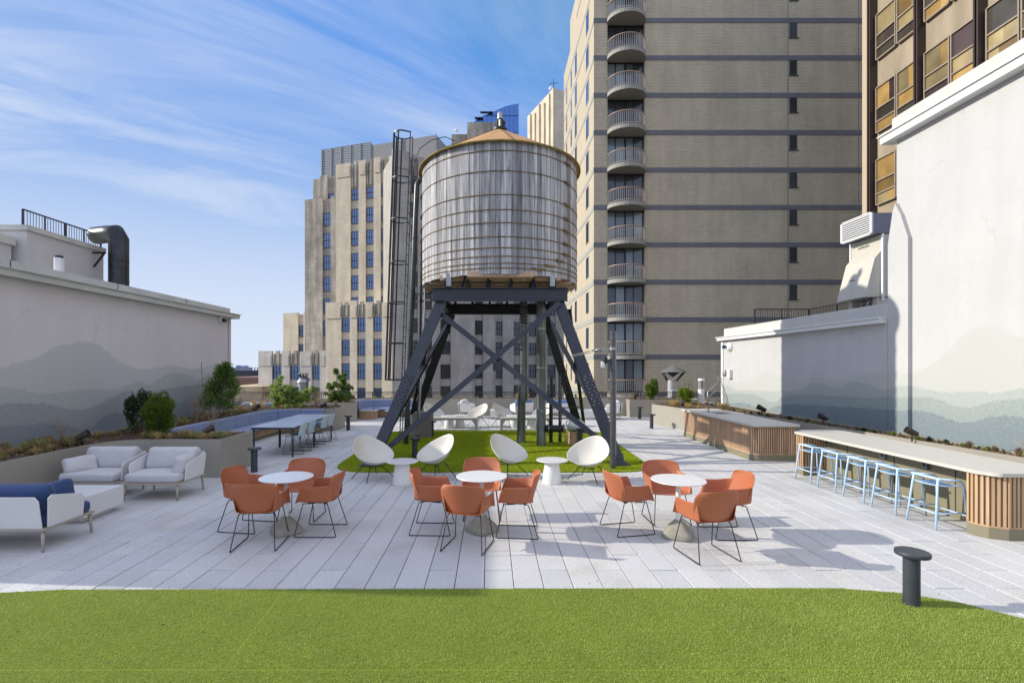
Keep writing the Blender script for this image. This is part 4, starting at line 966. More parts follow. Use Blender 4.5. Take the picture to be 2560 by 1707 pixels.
def banquette(label,path,ncush,seatd=.56,zs=.42,zb_=.77,wood=True,loc=None):
    """path = line of the back face; the seat lies on its right-hand side"""
    r=thing('banquette',label,'sofa',(path[0][0],path[0][1],0))
    back=path; bf=offset_path(path,.13); sf_=offset_path(path,seatd+.10); bs=offset_path(path,seatd+.02)
    def strip(A,B,z0,z1,m):
        n=len(A); vs=[(x,y,z0) for x,y in A]+[(x,y,z0) for x,y in B]+[(x,y,z1) for x,y in A]+[(x,y,z1) for x,y in B]; fs=[]
        for i in range(n-1): fs+=[(2*n+i,3*n+i,3*n+i+1,2*n+i+1),(i,i+1,n+i+1,n+i),(i,2*n+i,2*n+i+1,i+1),(n+i,n+i+1,3*n+i+1,3*n+i)]
        fs+=[(0,n,3*n,2*n),(n-1,3*n-1,4*n-1,2*n-1)]; m.add(vs,fs); return m
    if wood:
        strip(offset_path(path,.05),offset_path(path,seatd-.04),.0,.10,MB()).build('plinth',OLIVE,r)
        strip(offset_path(path,.05),offset_path(path,seatd-.05),.10,zs-.10,MB()).build('base',mat('bench_core',(.10,.065,.04),.8),r)
        sp=[p for p in bs]; slatted(r,sp,.10,zs-.105,WOOD,.045,.024)
    # cushions split along the path
    tot=len(path)-1
    import bisect
    Ls=[0]
    for i in range(tot): Ls.append(Ls[-1]+(Vector(path[i+1])-Vector(path[i])).length)
    def pt(P,s_):
        i=min(tot-1,max(0,bisect.bisect_right(Ls,s_)-1)); k=(s_-Ls[i])/(Ls[i+1]-Ls[i]); a=Vector(P[i]); b=Vector(P[i+1]); return tuple(a+(b-a)*k)
    for c in range(ncush):
        s0=Ls[-1]*c/ncush+.006; s1=Ls[-1]*(c+1)/ncush-.006; n=8
        A=[pt(back,s0+(s1-s0)*k/n) for k in range(n+1)]; B=[pt(bf,s0+(s1-s0)*k/n) for k in range(n+1)]; C_=[pt(sf_,s0+(s1-s0)*k/n) for k in range(n+1)]
        bev=(('BEVEL',dict(width=.025,segments=3,limit_method='ANGLE')),)
        strip(A,B,zs-.08,zb_,MB()).build('back_cushion',BLUEF,r,True,40,mods=bev)
        strip(B,C_,zs-.10,zs,MB()).build('seat_cushion',BLUEF,r,True,40,mods=bev)
    return r
path1=[(-7.60,11.2),(-7.60,12.4),(-7.60,13.6),(-7.60,14.8),(-7.60,15.9)]+arc(-6.6,15.9,1.0,180,90,8)[1:]+[(-6.2,16.9),(-5.75,16.95)]
banquette('long blue grey banquette on slatted timber base behind the dining tables',path1,9)
path2=[(-5.78,21.05)]+arc(-5.0,21.1,.78,180,90,7)+[(-4.2,21.95),(-3.6,21.95),(-3.1,21.9)]
banquette('curved blue sofa on slatted base in the far left corner',path2,3,.5)
r=thing('bench_end','low pale topped slatted bench end in front of the curved sofa','bench',(-5.2,20.8,0))
MB().box((-5.53,20.62,.34),(-4.80,21.05,.38)).build('top',BENCH,r); MB().box((-5.50,20.68,.0),(-4.84,21.03,.34)).build('core',WOODS,r)
slatted(r,[(-5.52,20.65),(-4.83,20.65)],.04,.34,WOOD,.05,.03)
banquette('blue banquette seen beyond the pine planter at far left',[(-11.2,19.5),(-11.2,21.2),(-10.9,21.6),(-8.6,21.6),(-7.5,21.6)],4,.5,wood=False) if False else None
r=thing('far_banquette','blue sofa back seen beyond the pine planter at left','sofa',(-9.9,19.7,0))
MB().rbox((-9.9,19.72,.60),(2.4,.16,.36),.04).build('back_cushion',BLUEF,r,True); MB().rbox((-9.9,19.45,.36),(2.4,.5,.14),.04).build('seat_cushion',BLUEF,r,True); MB().box((-11.1,19.25,0),(-8.7,19.8,.28)).build('base',TAUPE,r)
r=thing('square_table','white square pedestal table before the curved sofa','table',(-4.0,20.5,0))
MB().rbox((-4.02,20.52,.40),(.70,.62,.03),.01,n=1).build('tabletop',WHITEP,r); MB().box((-4.24,20.34,0),(-3.80,20.7,.385)).build('pedestal',WHITEP,r)
# ------------------------------------------------------------------ lounge sofas
def lounge(label,loc,rz,w=.96,d=.80,cush=GREYF,arms=(-1,1),pillow=None,ncu=1,group=None,panel=WHITE):
    """faces -y"""
    r=thing('lounge_sofa',label,'sofa',(0,0,0),group)
    m=MB(); m.rbox((0,0,.275),(w,d,.032),.014,n=1); m.build('platform',FRAME,r)
    for sx in (-1,1):
        for sy in (-1,1): MB().tube([(sx*(w/2-.045),sy*(d/2-.045),.262),(sx*(w/2-.03),sy*(d/2-.03),.0)],[.024,.013],10).build('leg',FRAME,r,True)
    MB().rbox((0,-.02,.365),(w-.06,d-.08,.145),.05,puff=.015).build('seat_cushion',cush,r,True)
    def panel_mesh(n,P,T):
        m=MB(T); k=len(P); m.add([(x,-.009,z) for x,z in P]+[(x,.009,z) for x,z in P],[tuple(range(k)),tuple(range(k,2*k))[::-1]]+[(i,k+i,k+(i+1)%k,(i+1)%k) for i in range(k)]); return m.build(n,panel,r,mods=(('BEVEL',dict(width=.005,segments=2)),))
    hb=.40
    P=[(-w/2+.03,0),(w/2-.03,0),(w/2-.02,hb-.06),(w/2-.06,hb),(-w/2+.06,hb),(-w/2+.02,hb-.06)]
    panel_mesh('back_panel',P,Matrix.Translation((0,d/2-.02,.292))@Matrix.Rotation(R(-10),4,'X'))
    for s_ in arms:
        L_=d*.66; Pa=[(-L_/2,0),(L_/2,0),(L_/2+.03,.36),(L_/2-.02,.395),(-L_/2+.05,.30),(-L_/2-.0,.24)]
        panel_mesh('arm_panel',Pa,Matrix.Translation((s_*(w/2-.015),.06,.292))@Matrix.Rotation(R(90),4,'Z')@Matrix.Rotation(R(s_*5),4,'X'))
    for k in range(ncu):
        cw=(w-.06)/ncu; x=-w/2+.03+cw*(k+.5)
        MB(Matrix.Translation((x,d/2-.16,.60))@Matrix.Rotation(R(-13),4,'X')).rbox((0,0,0),(cw-.01,.19,.40),.08,puff=.045,wr=.011,seed=k+3,axis=1).build('back_cushion',cush,r,True)
    if pillow:
        for (x,y,z,a,b) in pillow:
            MB(Matrix.Translation((x,y,z))@Matrix.Rotation(R(a),4,'Z')@Matrix.Rotation(R(b),4,'X')).rbox((0,0,0),(.48,.15,.30),.06,puff=.05,wr=.012,seed=9,axis=1).build('pillow',cush,r,True)
    return put(r,loc,rz)
lounge('pale grey lounge sofa with two white arm panels beside the planter',(-5.69,8.56,0),0,pillow=[(.33,-.02,.55,-78,-14)],ncu=1)
lounge('pale grey lounge sofa with open left side and loose pillow',(-6.82,8.60,0),0,.98,arms=(1,),pillow=[(-.32,-.08,.53,60,-25)])
lounge('navy cushioned lounge sofa seen from behind at left frame edge',(-6.05,6.27,0),R(180),1.35,.78,cush=NAVY,arms=(-1,1),pillow=[(-.46,.02,.62,80,20)],ncu=1)
def coffee(label,x0,y0,x1,y1,z0,z1):
    r=thing('coffee_table',label,'table',((x0+x1)/2,(y0+y1)/2,0))
    MB().box((x0,y0,z0),(x1,y1,z1)).build('top',WHITE,r,mods=(('BEVEL',dict(width=.004,segments=2)),)); MB().box((x0+.15,y0+.08,0),(x1-.10,y1-.10,z0)).build('plinth',WHITE,r)
coffee('low white slab coffee table between the navy and pale sofas',-7.2,6.98,-5.80,7.74,.08,.375)
coffee('small white coffee table by far planter left of the riser pipes',0.0,20.6,.78,21.5,.08,.37)
coffee('white coffee table by far planter beside the right tower legs',3.55,20.5,4.45,21.4,.08,.37)
lounge('cream armchair by the far planter seen from its side',(-.92,21.3,0),R(80),.8,.75,cush=GREYF2)
lounge('blue cushioned white armchair by far planter behind riser pipe',(1.32,21.3,0),R(205),.85,.75,cush=mat('mid_blue_fabric',(.07,.14,.32),.9,var=.1),pillow=None)
lounge('blue cushioned white sofa by far planter behind right tower legs',(2.95,21.1,0),R(180),1.35,.75,cush=mat('mid_blue_fabric',(.07,.14,.32),.9,var=.1))
lounge('white armchair with draped cream cushions near the right planter',(5.15,20.9,0),R(-100),.8,.78,cush=GREYF2)
# ------------------------------------------------------------------ railings
def railing(label,a,b,z0,z1,mt,step=.11,post=1.9,double=True,name='railing'):
    a=Vector((*a,0)); b=Vector((*b,0)); L_=(b-a).length; t_=(b-a)/L_
    r=thing(name,label,'railing',tuple(a+Vector((0,0,z0))))
    m=MB(); m.beam(a+Vector((0,0,z1)),b+Vector((0,0,z1)),.04,.035,(0,0,1))
    if double: m.beam(a+Vector((0,0,z1-.09)),b+Vector((0,0,z1-.09)),.025,.025,(0,0,1))
    m.beam(a+Vector((0,0,z0+.08)),b+Vector((0,0,z0+.08)),.03,.03,(0,0,1)); m.build('rail',mt,r)
    m=MB(); s_=step/2
    while s_<L_: p=a+t_*s_; m.beam(p+Vector((0,0,z0+.08)),p+Vector((0,0,z1-(.09 if double else 0))),.012,.012,tuple(t_)); s_+=step
    m.build('pickets',mt,r)
    k=max(1,round(L_/post))
    for i in range(k+1):
        p=a+t_*(L_*i/k); q=MB()
        for o in ((-.05,.05) if double else (0,)): q.beam(p+t_*o+Vector((0,0,z0)),p+t_*o+Vector((0,0,z1)),.03,.04,tuple(t_))
        q.build('post',mt,r)
RAILM=mat('brown_black_railing',(.045,.038,.034),.5,var=.2)
railing('long dark railing behind the far planter',(-13,23.0),(9.5,23.0),.0,1.02,RAILM,.10,2.4)
railing('black roof railing facing the camera on the right roof',(9.45,17.5),(11.4,17.5),3.42,4.28,BLACK,.085,1.0,False)
railing('black roof railing receding behind the condenser unit',(11.4,17.5),(11.35,13.2),3.42,4.28,BLACK,.09,1.4,False)
# ------------------------------------------------------------------ left roof structures
def left_roof():
    X=-14.0
    r=thing('roof_bulkhead','pale rendered rooftop block behind the left wall','building',(X,16,0))
    z=H+(Y0-562.6)/F*14.77
    MB().box((X-8,14.77,-1),(X,17.7,z-.16)).build('wall',PLAST,r); 
    MB().box((X-8,14.72,z-.16),(X+.06,17.75,z)).build('coping',COPINGL,r)
    q=thing('roof_block','lower rendered block with cornice at the left frame edge','building',(-17,14.3,0))
    MB().box((-20,13.9,-1),(-14.3,14.6,5.85)).build('wall',PLAST,q); MB().box((-20,13.8,5.85),(-14.22,14.66,6.1)).build('cornice',COPING,q)
    railing('black railing along the top of the left rooftop block',(X-.25,14.9),(X-.25,17.9),z-.3,z+.52,BLACK,.10,.8,False)
    railing('small black railing at the left frame edge',(-19,14.2),(-15.3,14.2),6.1,6.5,BLACK,.10,1.2,False)
    D=17.3; c=at(297,640,D); p=[(c.x,D,1),(c.x,D,H+(Y0-600)/F*D)]
    r=thing('exhaust_duct','large dark elbow exhaust duct rising beside the left rooftop block','duct',(c.x,D,2))
    dm=mat('dark_duct_metal',(.035,.038,.042),.35,metal=.55,var=.5,scale=2,bump=.1)
    m=MB(); zt_=H+(Y0-592)/F*D; m.tube([(c.x,D,1.5),(c.x,D,zt_-.12),(c.x-.14,D+.0,zt_+.10),(c.x-.45,D+.1,zt_+.12),(c.x-1.05,D+.3,zt_+.12)],.30,24); m.build('duct',dm,r,True,40)
    m=MB()
    for zz in (zt_-.9,zt_-1.6): m.lathe([(.31,zz),(.31,zz+.04)],(c.x,D,0),24)
    m.build('duct_band',dm,r,True,40)
    m=MB(); m.beam((c.x-.28,D-.25,zt_-.62),(c.x-.75,D-.2,zt_-.62),.06,.06); m.beam((c.x-.72,D-.2,zt_-.62),(c.x-.72,D-.2,zt_-1.2),.06,.06); m.beam((c.x-.32,D-.25,zt_-.65),(c.x-.72,D-.2,zt_-1.1),.05,.05); m.build('bracket',BLACK,r)
    D=10.35; c=at(147.5,650,D)
    r=thing('flue_pipe','short white flue with black cap behind the left parapet','flue',(c.x,D,3.6))
    MB().lathe([(.085,3.6),(.085,H+(Y0-645.5)/F*D)],(c.x,D,0),18).build('pipe',WHITE,r,True,40); MB().lathe([(.075,4.5),(.075,H+(Y0-640)/F*D),(.06,H+(Y0-639)/F*D)],(c.x,D,0),18).build('cap',BLACK,r,True,40)
left_roof()
# ------------------------------------------------------------------ condenser on the right roof
def text_mesh(s_,size,M,name,mt,parent):
    cu=bpy.data.curves.new(name,'FONT'); cu.body=s_; cu.size=size; cu.extrude=.002; cu.align_x='CENTER'
    o=bpy.data.objects.new(name,cu); COL.objects.link(o); dg=bpy.context.evaluated_depsgraph_get(); me=bpy.data.meshes.new_from_object(o.evaluated_get(dg)); bpy.data.objects.remove(o)
    m=MB(M); m.add([tuple(v.co) for v in me.vertices],[tuple(p.vertices) for p in me.polygons]); return m.build(name,mt,parent)
def condenser():
    X=10.0; y0,y1=12.5,13.55; z0,z1=4.02,5.62
    r=thing('condenser_unit','cream rooftop air conditioner with sloped hood and louvred top','air conditioner',(X,13,3.4))
    MB().box((X,y0,z0),(X+.85,y1,z1)).build('cabinet',ACW,r)
    # wedge hood on the face
    P=[(X-.003,5.20),(X-.16,5.02),(X-.42,4.02),(X-.003,4.02)]
    m=MB(); a,b=y0+.02,y1-.02; m.add([(x,a,z) for x,z in P]+[(x,b,z) for x,z in P],[(0,1,2,3),(7,6,5,4),(0,4,5,1),(1,5,6,2),(2,6,7,3),(3,7,4,0)]); m.build('hood',ACW,r)
    m=MB(); m.box((X-.02,y1-.0,z0-.1),(X+.02,y1+.05,z1)); m.box((X-.02,y0-.06,z0-.1),(X+.02,y0,z1)); m.build('corner_post',WHITE,r)
    lz0,lz1=H+(Y0-606)/F*13.45,H+(Y0-559)/F*13.45; X2=9.72
    hb=MB(); hb.box((X2+.04,y0+.0,lz0),(X+.9,y1+.0,lz1)); hb.build('louvre_box',mat('grey_box',(.16,.17,.21),.6),r)
    m=MB(); yy=y1+.0
    for k in range(9): z=lz0+.03+(lz1-lz0-.06)*k/8; m.box((X2,y0,z-.012),(X2+.035,y1,z+.012))
    for y in (y0,y1): m.box((X2-.005,y-.03,lz0),(X2+.04,y+.03,lz1))
    m.box((X2-.005,y0+.03,lz1-.001),(X2+.04,y1-.03,lz1+.03)); m.box((X2-.005,y0+.03,lz0-.03),(X2+.04,y1-.03,lz0+.001)); m.build('louvre',WHITE,r)
    for y in (y0+.1,y1-.1): MB().box((X-.1,y-.08,3.60),(X+.7,y+.08,4.0)).build('stand',ACW,r)
    m=MB(); m.tube([(X-.1,12.7,4.0),(X-.16,12.75,3.9),(X-.16,12.78,3.6)],.03,8); m.tube([(X-.1,12.95,4.0),(X-.16,12.98,3.9),(X-.16,13.0,3.6)],.022,8); m.tube([(X+.1,12.8,3.85),(X+.1,13.5,3.8)],.08,10); m.build('hose',GALV,r,True)
    base=Matrix(((0,0,-1,X-.004),(-1,0,0,13.1),(0,1,0,5.40),(0,0,0,1)))
    text_mesh('SAMSUNG',.085,base,'maker_lettering',BLACK,r)
    sl=math.atan2(.26,1.0)
    M2=Matrix.Translation((X-.29,13.15,4.52))@Matrix.Rotation(sl,4,'Y')@Matrix(((0,0,-1,0),(-1,0,0,0),(0,1,0,0),(0,0,0,1)))
    text_mesh('DVM S2',.06,Matrix.Translation((-.006,0,0))@M2,'model_lettering',BLACK,r)
condenser()
# ------------------------------------------------------------------ bronze curtain-wall building
def bronze():
    X=22.0; ye=28.6
    r=thing('bronze_office_building','bronze glass office building with dark mullions behind tall white wall','building',(X,20,-2))
    BR=mat('bronze_spandrel',(.30,.245,.17),.5,var=.25,scale=.8,metal=.1,stretch=(1,1,.25)); MU=mat('dark_mullion',(.035,.02,.018),.45); FR=mat('bronze_frame',(.28,.23,.18),.5,metal=.2)
    m=MB(); m.box((X+.12,6,-30),(X+14,ye,36)); m.build('wall',BR,r)
    MB().box((X-.25,ye-.42,-2),(X+.1,ye+.02,36)).build('corner_pier',mat('beige_pier',(.42,.34,.235),.6,var=.06),r)
    def pane_mat(nm,col,refl):
        return glass(nm,col,.08,refl,(.9,.75,.5))
    G=[pane_mat('amber_glass',(.28,.175,.055),.07),pane_mat('dark_bronze_glass',(.05,.042,.03),.06),pane_mat('gold_glass',(.32,.25,.12),.07),pane_mat('plum_glass',(.05,.03,.03),.05)]
    rnd=random.Random(21)
    bays=[27.95,24.85,21.75,18.65,15.55]
    fl=[26.2,22.2,18.05,13.95]
    for i,y1 in enumerate(bays):
        y0=y1-3.1
        m=MB(); 
        for o in (0,.16): m.box((X-.30,y1+.02+o,-2),(X+.1,y1+.10+o,36))
        m.build('mullion',MU,r)
        for zt_ in fl:
            if zt_-2.6< 9.5+ (27.95-y1)*.0: continue
            wz0,wz1=zt_-2.55,zt_
            for c in range(2):
                a=y0+.22+c*1.44; b=a+1.38
                f=MB(); f.box((X-.06,a,wz0),(X+.1,a+.06,wz1)); f.box((X-.06,b-.06,wz0),(X+.1,b,wz1))
                hs=[wz0,wz0+.62,wz0+1.35,wz1]
                for z in hs: f.box((X-.055,a+.06,z-.035),(X+.1,b-.06,z+.035))
                fo=f.build('window',FR,r)
                for k in range(3):
                    # sunlit blinds, curtains and their reflections put into the pane colours, panel by panel
                    cut=a+.06+(b-a-.12)*rnd.choice((0,.35,.5,.65,1)); za,zb2=hs[k]+.035,hs[k+1]-.035
                    for (q0,q1) in ((a+.06,cut),(cut,b-.06)):
                        if q1-q0<.05: continue
                        MB().box((X+.02,q0,za),(X+.05,q1,zb2)).build('pane',rnd.choice([G[0],G[2],G[2],G[1],G[3],G[0]]),fo)
bronze()
# ------------------------------------------------------------------ brick tower with balconies
BALC=mat('balcony_concrete',(.30,.29,.255),.8,var=.1); HRAIL=mat('wood_handrail',(.38,.26,.18),.5,metal=.2); BALU=mat('baluster_metal',(.42,.38,.32),.4,metal=.3); GRF=mat('green_frame',(.03,.055,.06),.5)
def brick_tower():
    D=38.0; Xc=(1484.7-X0)/F*D; Xe=33; ob0,ob1=(1518.6-X0)/F*D,(1611.7-X0)/F*D
    r=thing('brick_apartment_tower','tall tan brick apartment tower with curved balconies and grey bands','building',(Xc,D,-30))
    # front face pieces (opening column left out)
    dp=.5
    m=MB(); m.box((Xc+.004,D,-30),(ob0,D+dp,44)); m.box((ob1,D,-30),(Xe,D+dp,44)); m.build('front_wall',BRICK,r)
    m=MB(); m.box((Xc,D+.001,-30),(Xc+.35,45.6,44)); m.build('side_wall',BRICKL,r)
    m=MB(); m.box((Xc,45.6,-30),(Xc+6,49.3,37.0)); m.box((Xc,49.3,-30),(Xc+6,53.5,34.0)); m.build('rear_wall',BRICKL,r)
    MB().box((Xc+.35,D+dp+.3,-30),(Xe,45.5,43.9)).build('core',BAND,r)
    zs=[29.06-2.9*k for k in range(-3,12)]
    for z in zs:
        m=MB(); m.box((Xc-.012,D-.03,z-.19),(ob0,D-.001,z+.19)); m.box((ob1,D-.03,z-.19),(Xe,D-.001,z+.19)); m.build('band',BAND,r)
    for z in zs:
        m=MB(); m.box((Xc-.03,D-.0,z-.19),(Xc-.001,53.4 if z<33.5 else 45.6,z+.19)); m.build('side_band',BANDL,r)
    jm=MB(); 
    for x in (23.1,28.6): jm.box((x,D-.004,-4),(x+.04,D-.0008,44))
    jm.build('expansion_joint',BLACK,r)
    rnd=random.Random(4); cxb=(ob0+ob1)/2
    for k,z in enumerate(zs):
        if z>32.5: continue
        if z<-2: continue
        # window unit between this band and next above
        f=MB(); z0,z1=z+.19,z+2.71
        for x in (ob0,ob0+.66,cxb-.06,cxb+.62,ob1-.09): f.box((x,D+.30,z0),(x+(.14 if abs(x-cxb+.06)<.01 else .07),D+.38,z1))
        f.box((ob0,D+.29,z1-.10),(ob1,D+.39,z1)); f.box((ob0,D+.29,z0),(ob1,D+.39,z0+.07)); fo=f.build('balcony_door',BLACK,r)
        mt=CURT if k%2 or z<9 else PANED
        for (a,b) in ((ob0+.07,ob0+.66),(ob0+.73,cxb-.06),(cxb+.08,cxb+.62),(cxb+.69,ob1-.09)):
            MB().box((a,D+.34,z0+.07),(b,D+.35,z1-.10)).build('pane',mt if rnd.random()<.75 else PANED,fo)
        # balcony slab: curved
        arcp=[(cxb+(ob1-ob0)/2*1.03*math.cos(R(a)),D+.02-1.35*math.sin(R(a))) for a in range(0,181,12)]
        sl=MB().prism([(arcp[0][0],D+.28),*arcp,(arcp[-1][0],D+.28)],z-.19,z+.10); 
        bo=sl.build('balcony',BALC,r)
        rp=[(cxb+(ob1-ob0)/2*.99*math.cos(R(a)),D+.02-1.28*math.sin(R(a))) for a in range(0,181,9)]
        MB().tube([(x,y,z+1.14) for x,y in rp],.045,6).build('handrail',HRAIL,bo,True)
        q=MB()
        for a in range(0,181,6):
            x,y=cxb+(ob1-ob0)/2*.99*math.cos(R(a)),D+.02-1.28*math.sin(R(a)); q.tube([(x,y,z+.10),(x,y,z+1.12)],.017,4)
        q.tube([(x,y,z+.22) for x,y in rp],.03,5)
        q.build('balusters',BALU,bo)
        # small bathroom window under the band
        f=MB(); a,b=23.22,23.82; w0,w1=z-.19-1.15,z-.20
        f.box((a,D-.02,w0),(a+.07,D+.1,w1)); f.box((b-.07,D-.02,w0),(b,D+.1,w1)); f.box((a+.07,D-.018,w0),(b-.07,D+.1,w0+.07)); f.box((a-.03,D-.06,w0-.06),(b+.12,D+.1,w0-.001)); 
        fo=f.build('small_window',GRF,r)
        MB().box((a+.07,D-.008,w0+.07),(b-.07,D-.002,w1)).build('pane',PANED,fo)
        # narrow windows on the sunlit side
        for (ya,yb,hh) in ((39.9,41.1,1.75),(45.4,46.5,1.95)) if k%2==0 or True else ():
            if yb>45.6 and z>36: continue
            f=MB(); f.box((Xc-.02,ya,z-.45-hh),(Xc+.1,yb,z-.40)); fo=f.build('side_window',BANDL,r); MB().box((Xc-.025,ya+.08,z-.45-hh+.06),(Xc-.021,yb-.08,z-.46)).build('pane',PANE,fo)
        for (ya,yb) in ((48.2,48.9),(51.2,51.8)):
            if z>33.5: continue
            f=MB(); f.box((Xc-.02,ya,z-2.2),(Xc+.1,yb,z-.42)); fo=f.build('side_window',BANDL,r); MB().box((Xc-.025,ya+.06,z-2.1),(Xc-.021,yb-.06,z-.5)).build('pane',PANE,fo)
brick_tower()
# ------------------------------------------------------------------ limestone buildings
U=Vector((.950,-.3115,0)); V_=Vector((.3115,.950,0)); PO=Vector((-25.2,80,0))
def frameM(P,u):
    u=u.normalized(); v=Vector((-u.y,u.x,0)); return Matrix(((u.x,v.x,0,P.x),(u.y,v.y,0,P.y),(0,0,1,0),(0,0,0,1)))
def upx(M,x,y,v0=0):
    r_=(x-X0)/F; P=M@Vector((0,v0,0)); u=M.to_3x3()@Vector((1,0,0)); t=(r_*P.y-P.x)/(u.x-r_*u.y); Q=P+u*t; return t,H+(Y0-y)/F*Q.y
def block(r,M,v0,x0,x1,ytop,cols,rows,mt,depth=16,nm='wall',glassm=PANE,crown=True,z0=-30,pier=.32,ztop=None,rowsy=None,refx=None):
    """one volume: recessed wall plane, piers between window columns, windows; x in photo px"""
    t0,_=upx(M,x0,ytop,v0); t1,_=upx(M,x1,ytop,v0); refx=refx or (x0+x1)/2
    z1=ztop if ztop is not None else upx(M,x0,ytop,v0)[1]
    MM=M@Matrix.Translation((0,v0,0))
    MB(MM).box((t0,pier,z0),(t1,depth,z1-.3)).build(nm,mt,r)
    C=[(upx(M,a,900,v0+pier)[0],upx(M,b,900,v0+pier)[0]) for a,b in cols]
    R_=[(upx(M,refx,a,v0)[1],upx(M,refx,b,v0)[1]) for a,b in rows]
    edges=[t0]+[q for c in C for q in c]+[t1]
    rnd=random.Random(int(x0))
    for i in range(0,len(edges),2):
        a,b=edges[i],edges[i+1]
        if b-a<.1: continue
        m=MB(MM); top=z1+(rnd.uniform(-.1,.5) if crown else 0)
        m.box((a+(.0 if i==0 else .06),0,z0),(b-(.0 if i==len(edges)-2 else .06),pier-.002,top)); m.box((a+.2,-.10,z1-2.2),(b-.2,-.002,z1-.5)) if crown and b-a>1 else None
        m.build('pier',mt,r)
    if crown:
        for (a,b) in C:
            m=MB(MM); n=4
            for k in range(n):
                w_=(b-a)/n; m.box((a+k*w_+.05,.06+.10*(k%2),R_[0][0]+.3),(a+(k+1)*w_-.04,pier-.002,z1+(.25 if k in (1,2) else -.2)))
            m.build('crown_relief',STONED,r)
    for (a,b) in C:
        for (zt_,zb_2) in R_:
            f=MB(MM); fr=.06; vv=pier-.12; a_,b_=a,b
            f.box((a,vv,zb_2),(a+fr,pier-.001,zt_)); f.box((b-fr,vv,zb_2),(b,pier-.001,zt_)); f.box((a+fr,vv,zt_-fr),(b-fr,pier-.001,zt_)); f.box((a+fr,vv,zb_2),(b-fr,pier-.001,zb_2+fr))
            f.box((a+fr,vv,(zt_+zb_2)/2-.06),(b-fr,pier-.001,(zt_+zb_2)/2+.04))
            for q in (1/3,2/3): xx=a+(b-a)*q; f.box((xx-.03,vv+.01,zb_2+fr),(xx+.03,pier-.001,zt_-fr))
            fo=f.build('window',BLACK,r)
            MB(MM).box((a+fr,pier-.06,zb_2+fr),(b-fr,pier-.03,zt_-fr)).build('pane',glassm,fo)
    return z1
def limestone():
    M=frameM(PO,U)
    r=thing('limestone_tower','stepped limestone office tower with carved crowns left of the tank','building',(PO.x,PO.y,-30))
    c3=[(880,898.5),(917.6,936),(955,974)]
    rows1=[(470,499),(521,558),(577,613),(632,669),(688,724),(743,775)]
    block(r,M,0,840,992,413,c3,rows1,STONE,refx=889)
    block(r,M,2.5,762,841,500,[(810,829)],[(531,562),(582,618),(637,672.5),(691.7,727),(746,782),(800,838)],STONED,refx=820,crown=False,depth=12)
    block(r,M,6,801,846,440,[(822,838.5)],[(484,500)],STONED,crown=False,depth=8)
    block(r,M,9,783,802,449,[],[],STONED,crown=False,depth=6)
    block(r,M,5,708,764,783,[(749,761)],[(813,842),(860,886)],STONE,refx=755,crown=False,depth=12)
    block(r,M,-5,814,981,761,[(857,877),(896,916),(936,957)],[(794,829),(849,888),(908,947),(969,1000)],STONE,refx=867,depth=6)
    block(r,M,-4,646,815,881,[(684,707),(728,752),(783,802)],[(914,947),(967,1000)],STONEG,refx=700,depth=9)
    # rooftop mechanical screens
    MM=M
    def mech(x0,x1,yt,v0,mt,dep,ribs,nm):
        t0,z1=upx(M,x0,yt,v0); t1,_=upx(M,x1,yt,v0); MB(M@Matrix.Translation((0,v0,0))).box((t0,0,30),(t1,dep,z1)).build(nm,mt,r)
        m=MB(M@Matrix.Translation((0,v0,0)))
        for k in range(ribs+1): x=t0+(t1-t0)*k/ribs; m.box((x-.12,-.14,30),(x+.12,-.002,z1+.05))
        if ribs>2:
            z=30.5
            while z<z1: m.box((t0,-.06,z),(t1,-.003,z+.06)); z+=.45
        m.build('screen_ribs',mat('screen_rib',(.19,.215,.225),.5) if 'screen_rib' not in bpy.data.materials else bpy.data.materials['screen_rib'],r)
    mech(805,926,376,10,mat('louvre_screen_grey',(.235,.265,.28),.5,var=.08),8,5,'louvre_screen')
    mech(926,1090,364,9,mat('plant_room_grey',(.215,.215,.215),.7,var=.06),10,2,'plant_room')
    # shaded wing, turned to the right
    t,_=upx(M,981,761,-5); Pc=M@Vector((t,-5,0)); W=frameM(Pc,Vector((2.3,1,0)))
    w=thing('limestone_wing','shaded limestone wing with dark windows seen under the tank','building',tuple(Pc)[:2]+(-30,))
    cols=[(1026,1042),(1062,1078),(1100,1124.5),(1185.7,1205),(1237,1254),(1282,1300),(1319,1339),(1366,1386)]
    rows=[(464,498),(520,556),(575,612),(631,668),(686,722),(738,776),(799,834),(853,885),(911,946),(965,1000)]
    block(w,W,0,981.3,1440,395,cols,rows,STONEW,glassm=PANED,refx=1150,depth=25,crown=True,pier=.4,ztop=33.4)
    # stones behind
    def far(name,label,P,u,L_,dep,z,mt,extra=None):
        q=thing(name,label,'building',(P[0],P[1],-30)); FM=frameM(Vector((*P,0)),Vector((*u,0))); MB(FM).box((0,0,-30),(L_,dep,z)).build('wall',mt,q)
        if extra: extra(q,FM)
        return q
    D=112; 
    def ex(q,FM):
        m=MB(FM)
        for k in range(6): m.box((.6+k*1.0,-.2,33+2.0*(k%2)),(1.1+k*1.0,-.002,at(0,306,D).z-6))
        m.build('pier',STONED,q)
    far('stone_penthouse','dark stone block beyond the tank roof, left of the glass tower',((1168-X0)/F*D,D),(1,0),6.2,9,at(0,306,D).z,STONED,ex)
    D=114
    def dish(q,FM):
        p=at(1141,326,D); MB(Matrix.Translation(p)@Matrix.Rotation(R(80),4,'X')).lathe([(0,.12),(.3,.05),(.42,0)],n=16).build('dish',WHITE,q,True); MB().tube([(p.x+.3,p.y,p.z-1.6),(p.x+.3,p.y,p.z+1.6)],.05,6).build('mast',GALV,q)
    far('stone_penthouse','lower stone block with satellite dish beyond the tank roof',((1129-X0)/F*D,D),(1,0),5,9,at(0,336,D).z,STONED,dish)
    P=(12.2,95)
